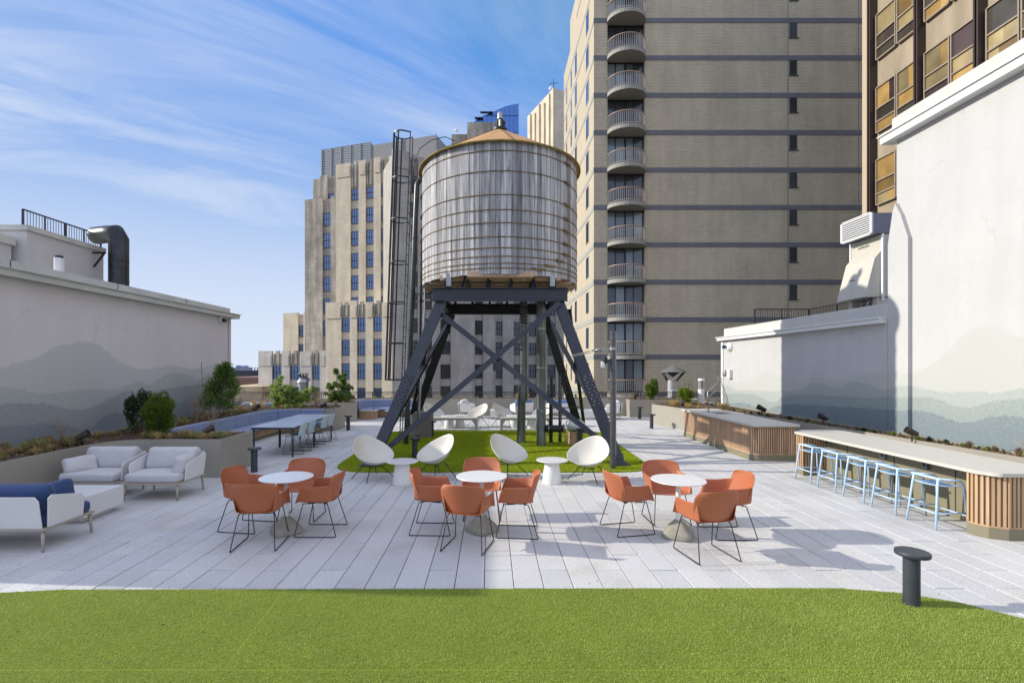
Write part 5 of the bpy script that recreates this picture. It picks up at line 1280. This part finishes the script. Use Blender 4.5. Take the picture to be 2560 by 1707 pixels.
    def steps(q,FM):
        z=at(1383,221,95).z
        m=MB(FM)
        for k in range(5): m.box((-.35,1.2+k*2.1,10),(-.002,2.0+k*2.1,z-.4-(k%2)*.8))
        m.build('pier',STONE,q)
        m=MB(FM)
        for k in range(9): m.box((-5.2+k*.6,-2.2,20),(-4.8+k*.6,-1.0,42.0+.9*((k*5)%3)))
        m.box((-5.4,-2.0,10),(.2,-.9,42)); m.build('carved_parapet',STONED,q)
        p=at(1378,222,97); MB(Matrix.Translation(p)@Matrix.Rotation(R(80),4,'X')).lathe([(0,.15),(.35,.05),(.5,0)],n=16).build('dish',WHITE,q,True)
        p=at(1384,215,96); a=MB(); a.tube([(p.x,p.y,p.z-.8),(p.x,p.y,p.z+1.3)],.06,5); a.tube([(p.x-.9,p.y,p.z+.4),(p.x+.9,p.y,p.z+.6)],.05,5); a.build('antenna',BLACK,q)
    far('pale_stone_tower','sunlit pale stone tower between water tank and brick tower',P,(.93,.36),9,11.6,at(1383,221,95).z,STONE,steps)
    # blue glass tower
    D=350; pts=[(1184,306),(1199,294.6),(1239,277.6),(1264,266),(1296,259)]
    q=thing('glass_skyscraper','distant blue glass skyscraper with slanted top above the tank roof','building',(0,D,-30))
    P3d=[at(x,y,D) for x,y in pts]; n=len(P3d); vs=[]
    for yy in (0,30):
        for p in P3d: vs.append((p.x,D+yy,p.z))
        for p in P3d: vs.append((p.x,D+yy,-30))
    fs=[]
    for i in range(n-1): fs+=[(i,n+i,n+i+1,i+1),(2*n+i,2*n+i+1,3*n+i+1,3*n+i),(i,i+1,2*n+i+1,2*n+i)]
    fs+=[(0,2*n,3*n,n),(n-1,2*n-1,4*n-1,3*n-1)]
    MB().add(vs,fs).build('glass_wall',BLUEG,q)
    m=MB(); x=P3d[0].x
    while x<P3d[-1].x:
        zz_=np.interp(x,[p.x for p in P3d],[p.z for p in P3d]); m.box((x,D-.3,0),(x+.18,D-.01,zz_)); x+=3.2
    z=P3d[-1].z-9
    while z>60: m.box((P3d[0].x,D-.25,z),(P3d[-1].x,D-.012,z+.35)) if z<P3d[0].z else m.box((float(np.interp(z,[p.z for p in P3d],[p.x for p in P3d])),D-.25,z),(P3d[-1].x,D-.012,z+.35)); z-=12
    m.build('mullion',mat('blue_mullion',(.012,.04,.13),.4),q)
    m=MB(); p=at(1215,278,D-2); m.box((p.x-4,p.y,p.z-.9),(p.x+5,p.y+2,p.z-.2)); m.box((p.x-8,p.y,p.z-5),(p.x-2,p.y+2,p.z-4.2)); m.build('window_cleaning_crane',STEEL2,q)
limestone()
# ------------------------------------------------------------------ low city at the far left
def city():
    def bx(label,x0,x1,yt,yb,D,mt,dep=20,name='low_building',extra=None):
        a=at(x0,yt,D); b=at(x1,yb,D); r=thing(name,label,'building',(a.x,D,-30)); MB().box((a.x,D,-30),(b.x,D+dep,a.z)).build('wall',mt,r)
        if extra: extra(r,a,b,D)
        return r
    def wins(r,a,b,D):
        for k in range(7): x=a.x+(b.x-a.x)*(.48+.075*k); MB().box((x,D-.05,a.z-3.6),(x+.5,D-.002,a.z-2.3)).build('window',BLACK,r)
    def clut(r,a,b,D):
        m=MB()
        for k in range(14): x=a.x+(b.x-a.x)*k/14; m.box((x,D+1,a.z),(x+.15,D+1.2,a.z+.9))
        m.box((a.x,D+1,a.z+.5),(b.x,D+1.05,a.z+.6)); m.build('roof_rail',GALV,r)
        m=MB(); m.box((a.x+(b.x-a.x)*.4,D-1.2,a.z-3.0),(a.x+(b.x-a.x)*.6,D-.01,a.z-2.2)); m.build('roof_vent',WHITE,r)
    bx('dark roofed low building on the skyline at left',560,660,926,943,130,mat('dark_slate_wall',(.045,.05,.065),.8),30,extra=clut)
    bx('reddish brown brick building below the dark roofed one at left',560,650,943,967,100,mat('red_brown_brick',(.19,.11,.09),.85,var=.15,scale=.3),20,extra=wins)
    bx('ochre patched low building behind the far railing at left',560,655,966,985,75,mat('ochre_brick',(.48,.37,.22),.85,var=.3,scale=.5),15)
    rnd=random.Random(8)
    for k,(x0,x1,y,D) in enumerate(((590,594.5,913,900),(600,614,914,800),(615,622,918,700),(575,588,919,750))):
        bx('tiny pale blue block %s on the far skyline'%('left of the gap','at centre of the gap','right of the gap','at the wall edge')[k],x0,x1,y,930,D,mat('hazy_blue',(.25,.32,.45),.9),10,'skyline_block')
city()
# ------------------------------------------------------------------ vents beyond the railing
def vents():
    D=24.2; cx=(1679.5-X0)/F*D
    r=thing('cone_capped_chimney','grey metal chimney with wide conical rain cap beyond railing','chimney',(cx,D,-1))
    z=lambda y:H+(Y0-y)/F*D
    MB().lathe([(.20,-1),(.20,z(950))],(cx,D,0),20).build('stack',FOIL,r,True,40)
    MB().lathe([(.64,z(930)),(.63,z(929)),(0,z(911))],(cx+.08,D,0),28).build('rain_cap',mat('grey_cap',(.13,.13,.12),.6,var=.15),r,True,30)
    MB().lathe([(0,z(943)),(.05,z(941)),(.33,z(930.5)),(0,z(930))],(cx+.05,D,0),20).build('inner_cone',BLACK,r,True,30)
    for a in (0,120,180,300): MB().beam((cx+.24*math.cos(R(a)),D+.24*math.sin(R(a)),z(952)),(cx+.08+.58*math.cos(R(a)),D+.58*math.sin(R(a)),z(930)),.03,.05,(0,1,0)).build('strut',STEEL,r)
    D=24.2; cx=(764-X0)/F*D
    r=thing('metal_flue','silver flue with conical shoulder and slotted crown behind the pine','flue',(cx-.1,D,-1))
    MB().lathe([(.20,-1),(.20,z(956)),(.30,z(955)),(.16,z(944)),(.13,z(943)),(.13,z(940))],(cx-.12,D,0),22).build('stack',GALV,r,True,30)
    m=MB()
    for k in range(10): a=2*math.pi*k/10; m.beam((cx-.12+.16*math.cos(a),D+.16*math.sin(a),z(944)),(cx-.12+.24*math.cos(a),D+.24*math.sin(a),z(935)),.02,.05,(math.cos(a),math.sin(a),0))
    m.build('crown_fins',STEEL,r); MB().lathe([(.26,z(935)),(.26,z(933)),(.0,z(932))],(cx-.12,D,0),20).build('crown_plate',GALV,r,True,30)
    MB().tube([(cx+.10,D,-1),(cx+.10,D,z(943)),(cx+.22,D,z(950))],.05,8).build('side_pipe',GALV,r,True)
    D=19.4; cx=(1753-X0)/F*D; z=lambda y:H+(Y0-y)/F*D
    r=thing('lantern_vent','white cylindrical post with glass lantern section in right planter','post',(cx,D,.7))
    MB().lathe([(.125,.6),(.125,z(974)),(.11,z(973))],(cx,D,0),22).build('body',WHITE,r,True,40); MB().lathe([(.075,z(974)),(.075,z(951))],(cx,D,0),16).build('glass_tube',GALV,r,True,40)
    MB().lathe([(.122,z(952)),(.122,z(947)),(.11,z(946)),(0,z(946))],(cx,D,0),22).build('cap',WHITE,r,True,40)
    m=MB()
    for a in (40,140,220,320): m.tube([(cx+.105*math.cos(R(a)),D+.105*math.sin(R(a)),z(974)),(cx+.105*math.cos(R(a)),D+.105*math.sin(R(a)),z(951))],.010,5)
    m.build('cage_rod',WHITE,r)
    r=thing('grab_rail','bent silver handrail at far end of the right wall','handrail',(8.95,19.3,.7))
    m=MB(); m.tube([(8.35,18.8,.7),(8.35,18.8,1.25),(8.45,18.85,1.33),(8.95,19.2,1.62),(8.95,19.2,1.85)],.025,8); m.tube([(8.35,18.8,1.02),(8.9,19.15,1.36)],.018,8); m.build('rail',GALV,r,True)
    r=thing('roof_equipment_box','small pale box beyond the right planter','box',(9.0,23.4,.5))
    MB().rbox((9.05,21.0+2.4,.95),(.9,.4,.3),.03,n=1).build('box',BANDL,r); MB().box((8.7,23.3,0),(8.8,23.5,.8)).build('stand',STEEL,r)
vents()
# ------------------------------------------------------------------ plants
def leafmat(nm,a,b,tr=.25,rough=.5):
    q=bpy.data.materials.new(nm); q.use_nodes=True; t=q.node_tree; s=t.nodes['Principled BSDF']; s.inputs['Roughness'].default_value=rough; s.inputs['Specular IOR Level'].default_value=.3
    at_=N(t,'ShaderNodeAttribute',attribute_name='rnd'); c=Mix(t,at_.outputs['Fac'],a,b); L(t,c,s.inputs['Base Color'])
    tn=N(t,'ShaderNodeBsdfTranslucent'); L(t,c,tn.inputs['Color']); mx=N(t,'ShaderNodeMixShader'); mx.inputs[0].default_value=tr; L(t,s.outputs[0],mx.inputs[1]); L(t,tn.outputs[0],mx.inputs[2]); L(t,mx.outputs[0],t.nodes['Material Output'].inputs[0]); return q
LG=leafmat('bright_leaf',(.045,.10,.012),(.17,.25,.03)); LD=leafmat('dark_leaf',(.015,.04,.014),(.06,.11,.035)); LP=leafmat('pine_needle',(.13,.23,.035),(.42,.55,.15),.4)
LC=leafmat('conifer_leaf',(.045,.11,.02),(.20,.30,.06),.35); LGR=leafmat('golden_grass',(.26,.19,.07),(.70,.52,.24),.35,.7); LGG=leafmat('green_grass_tuft',(.16,.18,.05),(.50,.47,.20),.35,.7)
LB=leafmat('brown_stem',(.12,.06,.04),(.34,.22,.16),.1,.8); LY=leafmat('yellow_green_leaf',(.10,.17,.015),(.32,.38,.05)); LR=leafmat('russet_leaf',(.11,.075,.045),(.32,.22,.12),.2,.8)
BARK=mat('bark',(.10,.075,.055),.9,var=.3)
def leaves(rs,pts,dirs,ln,wd,nm,mt,parent,jit=.8):
    """pointed leaf quads at pts, roughly along dirs"""
    n=len(pts); d=dirs+rs.normal(0,jit,(n,3)); d/=np.linalg.norm(d,axis=1)[:,None]+1e-9
    s=np.cross(d,rs.normal(0,1,(n,3))); s/=np.linalg.norm(s,axis=1)[:,None]+1e-9
    l=(ln*rs.uniform(.6,1.3,n))[:,None]; w_=(wd*rs.uniform(.7,1.2,n))[:,None]
    V=np.stack([pts,pts+d*l*.45+s*w_*.5,pts+d*l,pts+d*l*.45-s*w_*.5],1)
    off=np.array(parent['_o']); me=bpy.data.meshes.new(nm); V=(V-off).reshape(-1,3)
    me.from_pydata(V.tolist(),[],[(4*i,4*i+1,4*i+2,4*i+3) for i in range(n)]); a=me.attributes.new('rnd','FLOAT','POINT')
    a.data.foreach_set('value',np.repeat(np.clip(rs.uniform(0,1,n),0,1),4)); me.materials.append(mt)
    o=bpy.data.objects.new(nm,me); COL.objects.link(o); o.parent=parent; return o
def crown_pts(rs,c,rad,n,clumps=14,spread=.34,fn=None):
    C=[]
    for _ in range(clumps):
        v=rs.normal(0,1,3); v/=np.linalg.norm(v); C.append(v*rs.uniform(.45,.8))
    C=np.array(C); k=rs.randint(0,clumps,n); v=rs.normal(0,1,(n,3)); v/=np.linalg.norm(v,axis=1)[:,None]
    p=C[k]+v*(spread*rs.uniform(.4,1,n)**.5)[:,None]
    d=p/(np.linalg.norm(p,axis=1)[:,None]+1e-6)
    if fn: p=fn(p)
    return np.array(c)+p*np.array(rad), d*np.array([1,1,.6])+np.array([0,0,.6])
def shrub(label,cat,c,rad,n,mt,ln,wd,seed,name='shrub',clumps=14,fn=None,stems=5,spread=.34,jit=.8):
    rs=np.random.RandomState(seed); zb2=c[2]-rad[2]
    r=thing(name,label,cat,(c[0],c[1],min(zb2,.74)))
    p,d=crown_pts(rs,c,rad,n,clumps,spread,fn); leaves(rs,p,d,ln,wd,'crown',mt,r,jit)
    m=MB()
    for k in range(stems):
        q=rs.normal(0,.35,2); m.tube([(c[0]+q[0]*.1,c[1]+q[1]*.1,.72),(c[0]+q[0]*rad[0]*.5,c[1]+q[1]*rad[1]*.5,c[2]),(c[0]+q[0]*rad[0],c[1]+q[1]*rad[1],c[2]+rad[2]*.8)],[.014,.009,.004],5)
    m.build('stem',BARK,r); return r
def plants():
    # two shrubs in the left planter: dark behind left, bright in front
    D=11.0; a=at(350,1040,D); shrub('dark green leafy shrub at left of the pair in the left planter','shrub',(a.x,D,1.26),(.34,.30,.55),6000,LD,.045,.025,1,clumps=34,spread=.26)
    D=10.5; a=at(398,1045,D); shrub('brighter upright green shrub in front of the dark one','shrub',(a.x,D,1.24),(.40,.34,.57),10000,LG,.055,.018,2,clumps=46,spread=.24,jit=.45)
    # conifer at wall end
    D=14.2; a=at(548,985,D)
    r=thing('conifer_tree','loose dark conifer tree staked at end of the left wall','tree',(a.x,D,.74)); rs=np.random.RandomState(3)
    m=MB(); m.tube([(a.x,D,.72),(a.x+.05,D,1.5),(a.x+.18,D,2.2)],[.03,.022,.008],6); m.build('trunk',BARK,r)
    pts=[];dr=[]
    for k in range(80):
        t_=k/79; z=.92+1.32*t_; ang=rs.uniform(0,6.28); l=(.50*(1-t_)**.8+.10)*rs.uniform(.7,1.15); bx_=a.x+.02+.14*t_; 
        for j in range(75):
            q=rs.uniform(.1,1)**.7; p=np.array([bx_+math.cos(ang)*l*q,D+math.sin(ang)*l*q,z+.18*q*l*2+rs.normal(0,.02)])+rs.normal(0,.045,3); pts.append(p); dr.append([math.cos(ang),math.sin(ang),.5])
    leaves(rs,np.array(pts),np.array(dr),.085,.034,'crown',LC,r,.45)
    m=MB(); m.tube([(a.x-.32,D-.2,.8),(a.x-.40,D-.2,2.35)],.010,5); m.build('stake',mat('cane',(.30,.2,.14),.8),r)
    # pine
    D=17.8; c=at(728,985,D)
    def pine(label,D,cpx,blobs,seed,mt,nm='pine_tree',ln=.13,per=520):
        c=at(cpx,1000,D); r=thing(nm,label,'tree',(c.x,D,.74)); rs=np.random.RandomState(seed); P=[];d=[]
        m=MB()
        for (bx_,by_,rr) in blobs:
            q=at(bx_,by_,D); yo=rs.uniform(-.3,.3); R_=rr/F*D; m.tube([(c.x,D,.72),((c.x+q.x)/2,D+yo*.5,(q.z+.75)/2),(q.x,D+yo,q.z)],[.03,.02,.008],5)
            for k in range(max(5,int(9*R_/.25))):
                tip=np.array([q.x,D+yo,q.z])+rs.normal(0,.50*R_,3)
                for j in range(int(per/9)):
                    v=rs.normal(0,1,3)+np.array([0,0,.8]); v/=np.linalg.norm(v); P.append(tip+v*rs.uniform(0,.03)); d.append(v)
        m.build('trunk',BARK,r); leaves(rs,np.array(P),np.array(d),ln,.015,'crown',mt,r,.14)
    pine('bright green pine in the planter behind the banquette',18.3,730,[(704,955,10),(705,968,14),(690,985,14),(700,995,16),(737,975,16),(722,990,18),(742,993,20),(765,992,16),(776,983,12),(722,1008,18),(752,1008,18),(700,1012,10)],5,LP,per=1500)
    pine('dark bushy evergreen in the far left planter',20.6,848,[(828,965,14),(832,978,16),(838,992,16),(855,985,18),(870,990,14),(858,970,14),(860,955,10),(852,942,8),(842,930,6)],6,LC,'evergreen_tree',.12,1900)
    D=21.9; a=at(1630,968,D); shrub('clipped oval green shrub in the far right planter','shrub',(a.x,D,1.25),(.31,.28,.52),7000,LG,.05,.026,7,clumps=40,spread=.26)
    D=19.5; a=at(1716,985,D); shrub('yellow green upright shrub beside the lantern post','shrub',(a.x,D,1.15),(.30,.26,.48),3600,LY,.07,.036,8,clumps=16,spread=.34,fn=lambda p:p*np.c_[1-.35*p[:,2],1-.35*p[:,2],np.ones(len(p))])
    # bare twiggy shrubs
    def twig(label,c,h,spread,seed,mt=LB,n=14):
        rs=np.random.RandomState(seed); r=thing('bare_shrub',label,'shrub',(c[0],c[1],.73)); m=MB()
        for k in range(n):
            q=rs.normal(0,spread,2); hh=h*rs.uniform(.6,1.1); p0=(c[0],c[1],.72); p1=(c[0]+q[0]*.4,c[1]+q[1]*.4,.72+hh*.5); p2=(c[0]+q[0],c[1]+q[1],.72+hh); m.tube([p0,p1,p2],[.006,.004,.0015],4)
            for j in range(3):
                t_=rs.uniform(.4,.9); b=np.array(p1)*(1-t_)+np.array(p2)*t_; e=b+rs.normal(0,.06,3)+np.array([0,0,.10]); m.tube([tuple(b),tuple(e)],[.003,.001],3)
        m.build('twigs',BARK if mt is None else TWIG,r)
    global TWIG
    TWIG=mat('pale_twig',(.30,.21,.17),.8,var=.3)
    twig('bare twiggy shrub in front of the banquette near the spotlight',(-5.98,10.5),.62,.17,1)
    twig('bare pinkish twiggy shrub beside the conifer',(-8.0,13.3),.75,.22,2,n=26)
    twig('bare twiggy shrub right of the bright pine',(at(790,1000,17.6).x,17.6),.75,.20,3,n=24)
    twig('pale leaning bare twigs left of the bright pine',(at(655,1000,17.6).x,17.6),.95,.26,4,n=7)
    twig('bare low twigs near left end of the long planter',(-8.4,9.6),.45,.25,5,n=16)
    twig('bare brown shrub at right end of the long right planter',(8.95,7.95),.34,.16,6,n=26)
    # spotlights
    def spot(x,y,z,ang,label,sc=1):
        r=SP if not SPU else dup(SP); SPU.append(1); put(r,(x,y,z),R(ang+180),label,sc)
    SPU=[]
    SP=thing('garden_spotlight',None,'spotlight',(0,0,0),'garden spotlights in the planters')
    MB(Matrix.Rotation(R(62),4,'Y')).lathe([(.045,-.11),(.055,-.10),(.062,.0),(.075,.09),(.075,.12),(.062,.12),(.058,.07),(0,.06)],n=20).build('lamp_head',mat('bronze_spot',(.075,.055,.05),.45,metal=.4,var=.2),SP,True,40)
    MB().tube([(0,0,-.02),(0,0,-.2)],.014,8).build('spike',BLACK,SP,True)
    q=px(205.7,1083,.90)
    for (x,y,D,ang,l) in ((205.7,1085,9.3,200,'in the long left planter near the camera'),(520,1074,10.3,200,'at the end of the left planter before the banquette'),(640,1018,16.6,200,'below the pale twigs left of the pine'),
        (806,1016,17.6,190,'right of the pine in the banquette planter'),(829,1008,20.4,180,'in the far left planter'),(1904.6,1021,15.2,-10,'farthest along the right wall planter'),(2058,1040,12.6,-10,'middle of the right wall planter'),
        (2280,1074,9.8,-15,'nearest on the right wall planter'),(1589,990.5,22.2,90,'in the far planter left of the clipped shrub'),(1705,1006,18.0,-100,'beside the yellow green shrub'),(1797,1008,18.6,-90,'below the silver handrail')):
        p=at(x,y,D); spot(p.x,p.y,max(.84,min(.93,p.z)),ang,'dark cylindrical garden spotlight '+l,.95 if D<13 else 1.15)
    # ornamental grass tufts: a few prototypes, copied one by one
    def tuft(mt,h,n,spread,seed,nm='grass_tuft',w_=.006):
        rs=np.random.RandomState(seed); m=MB(); att=[]
        for k in range(n):
            a=rs.uniform(0,6.28); s_=rs.uniform(.1,1)*spread; hh=h*rs.uniform(.6,1.1)*(1-.3*s_/spread); u=np.array([math.cos(a),math.sin(a)]); v=np.array([-u[1],u[0]])*w_/2
            b=u*rs.uniform(0,.03); mid=u*s_*.45; tip=u*s_
            m.add([(b[0]-v[0],b[1]-v[1],0),(b[0]+v[0],b[1]+v[1],0),(mid[0]+v[0],mid[1]+v[1],hh*.8),(mid[0]-v[0],mid[1]-v[1],hh*.8),(tip[0],tip[1],hh*(.95-.5*s_/spread*.6))],[(0,1,2,3),(3,2,4)]); att+=[rs.uniform()]*5
        o=m.build(nm,mt); o.location=(0,0,0); a_=o.data.attributes.new('rnd','FLOAT','POINT'); a_.data.foreach_set('value',att)
        me=o.data; 
        return o
    def scatter(protos,pos,label,cat,group,zs=.735,s0=.8,s1=1.3,seed=1):
        rs=random.Random(seed); used=set()
        ax=0 if max(p[0] for p in pos)-min(p[0] for p in pos)>max(p[1] for p in pos)-min(p[1] for p in pos) else 1
        lo,hi=min(p[ax] for p in pos),max(p[ax] for p in pos)
        W_=(('at its left end','in its left half','near its middle','in its right half','at its right end'),('at the end nearest the camera','in the nearer half','halfway along','in the farther half','at the far end'))[ax]
        base=label
        for (x,y) in pos:
            p=rs.choice(protos); o=p if id(p) not in used else p.copy()
            if id(p) in used: COL.objects.link(o)
            used.add(id(p)); s_=rs.uniform(s0,s1); o.location=(x,y,zs); o.rotation_euler=(0,0,rs.uniform(0,6.28)); o.scale=(s_,s_,s_*rs.uniform(.8,1.15)); tag(o,base+', '+W_[min(4,int(5*((x,y)[ax]-lo)/(hi-lo+1e-6)))],cat,group)
            if '_o' in o: del o['_o']
        for p in protos:
            if id(p) not in used: bpy.data.objects.remove(p)
    rs=random.Random(12)
    # left planter tufts
    pos=[(rs.uniform(-8.6,-7.72),3.2+.36*i+rs.uniform(-.1,.1)) for i in range(18)]+[(rs.uniform(-8.75,-7.68),6.6+.085*i) for i in range(38)]+[(-8.3+rs.uniform(-.3,.5),9.9+rs.uniform(-.2,.8)) for _ in range(4)]+[(-7.4+.26*i+rs.uniform(-.06,.06),10.15+rs.uniform(-.08,.7)) for i in range(8)]+[(-7.3+.17*i,10.05+rs.uniform(-.05,.25)) for i in range(11)]+[(rs.uniform(-8.7,-7.75),11.3+.15*i) for i in range(36)]
    scatter([tuft(LGG,.17,150,.23,1,w_=.0045),tuft(LGG,.18,150,.26,2,w_=.0045),tuft(LGR,.17,150,.26,3,w_=.0045),tuft(LGR,.20,140,.22,31,w_=.0045)],pos,'pale green or straw grass tuft in the left planters','grass tuft','grass tufts in the left planters',seed=2)
    pos=[(rs.uniform(-8.6,-7.9),8.2+.24*i) for i in range(6)]
    scatter([tuft(LR,.22,120,.24,4,'russet_plant',.005),tuft(LR,.18,110,.22,5,'russet_plant',.005)],pos,'low russet brown clump in left planter','plant','russet clumps in the left planter',seed=3)
    pos=[(-9.8+.33*i+rs.uniform(-.1,.1),17.35+rs.uniform(0,1.1)) for i in range(13)]+[(-9.3+.42*i,20.2+rs.uniform(0,.5)) for i in range(9)]
    scatter([tuft(LGR,.24,90,.24,6),tuft(LGG,.20,80,.20,7)],pos,'straw grass tuft in pine and evergreen planters','grass tuft','straw grass tufts in the rear left planters',seed=4)
    pos=[(-5.6+.38*i+rs.uniform(-.13,.13),22.28+rs.uniform(-.05,.35)) for i in range(31)]+[(6.35+.32*i,21.75+rs.uniform(0,.5)) for i in range(8)]
    scatter([tuft(LGR,.26,60,.17,8),tuft(LGR,.20,50,.15,9),tuft(LGG,.18,50,.14,10)],pos,'golden grass tuft in the far railing planter','grass tuft','golden grass tufts along the far railing',seed=5,s0=.7,s1=1.4)
    pos=[(6.75+rs.uniform(0,1.9),17.15+.16*i) for i in range(16)]
    scatter([tuft(LGR,.26,140,.26,11),tuft(LGR,.22,120,.24,12)],pos,'dense golden grass mound in right planter box','grass tuft','golden grass mounds in the right planter box',seed=6)
    def edge(y): return 8.43+(11.1-y)*.064 if y<11.1 else 7.79+(16.9-y)*.110
    pos=[(edge(4+.24*i)+rs.uniform(.12,.42),4+.24*i) for i in range(54)]
    scatter([tuft(LR,.13,70,.15,13,'low_plant',.008),tuft(LD,.12,70,.15,14,'low_plant',.014),tuft(LGG,.15,60,.16,15,'low_plant',.007),tuft(LY,.10,40,.14,16,'low_plant',.02),tuft(LR,.10,80,.16,17,'low_plant',.006)],pos,'low russet or green plant along the right wall','plant','low plants in the right wall planter',seed=7,s0=.8,s1=1.3)
    # leaf litter / ground cover, uncountable
    rr=np.random.RandomState(44); P=[]
    def rect(x0,x1,y0,y1,n): P.append(np.c_[rr.uniform(x0,x1,n),rr.uniform(y0,y1,n),np.full(n,.738)])
    rect(-8.75,-7.65,5,11,1500); rect(-7.4,-5.5,10,11.1,700); rect(-8.75,-7.7,11,16.8,1300); rect(-9.8,-5.5,17.1,18.5,1200); rect(-5.7,6,22.2,22.8,1500); rect(6.9,8.9,17.1,20.8,1600)
    ys=rr.uniform(5,16.8,2600); P.append(np.c_[[edge(y) for y in ys]+rr.uniform(.08,.6,2600),ys,np.full(2600,.738)])
    P=np.concatenate(P); e=thing('ground_cover','brown and green leaf litter covering the planter soil','leaf litter'); leaves(rr,P,np.tile([0,0,.15],(len(P),1)),.06,.035,'litter',LR,e,.8)
    ch=[o for o in COL.objects if o.parent==e][0]; ch.parent=None; ch.name='ground_cover_litter'; tag(ch,'brown and green leaf litter covering the planter soil','leaf litter',kind='stuff'); bpy.data.objects.remove(e)
def debris():
    rr=np.random.RandomState(9); n=70; P=np.c_[rr.uniform(-4,4.6,n),rr.uniform(3.3,4.85,n),np.full(n,.044)]; Q=np.c_[rr.uniform(-6,6,60),rr.uniform(5,16,60),np.full(60,.004)]
    P=np.concatenate([P,Q]); e=thing('leaf_scraps','x','x'); leaves(rr,P,np.tile([0,0,.0],(len(P),1))+np.c_[rr.normal(0,1,(len(P),2)),np.zeros(len(P))],.035,.012,'leaf_scraps',LR,e,.15)
    ch=[o for o in COL.objects if o.parent==e][0]; ch.parent=None; bpy.data.objects.remove(e); tag(ch,'tiny brown leaf scraps scattered on the lawn and pavers','leaf scraps',kind='stuff')
plants(); debris()
for o in COL.objects:
    if '_o' in o: del o['_o']
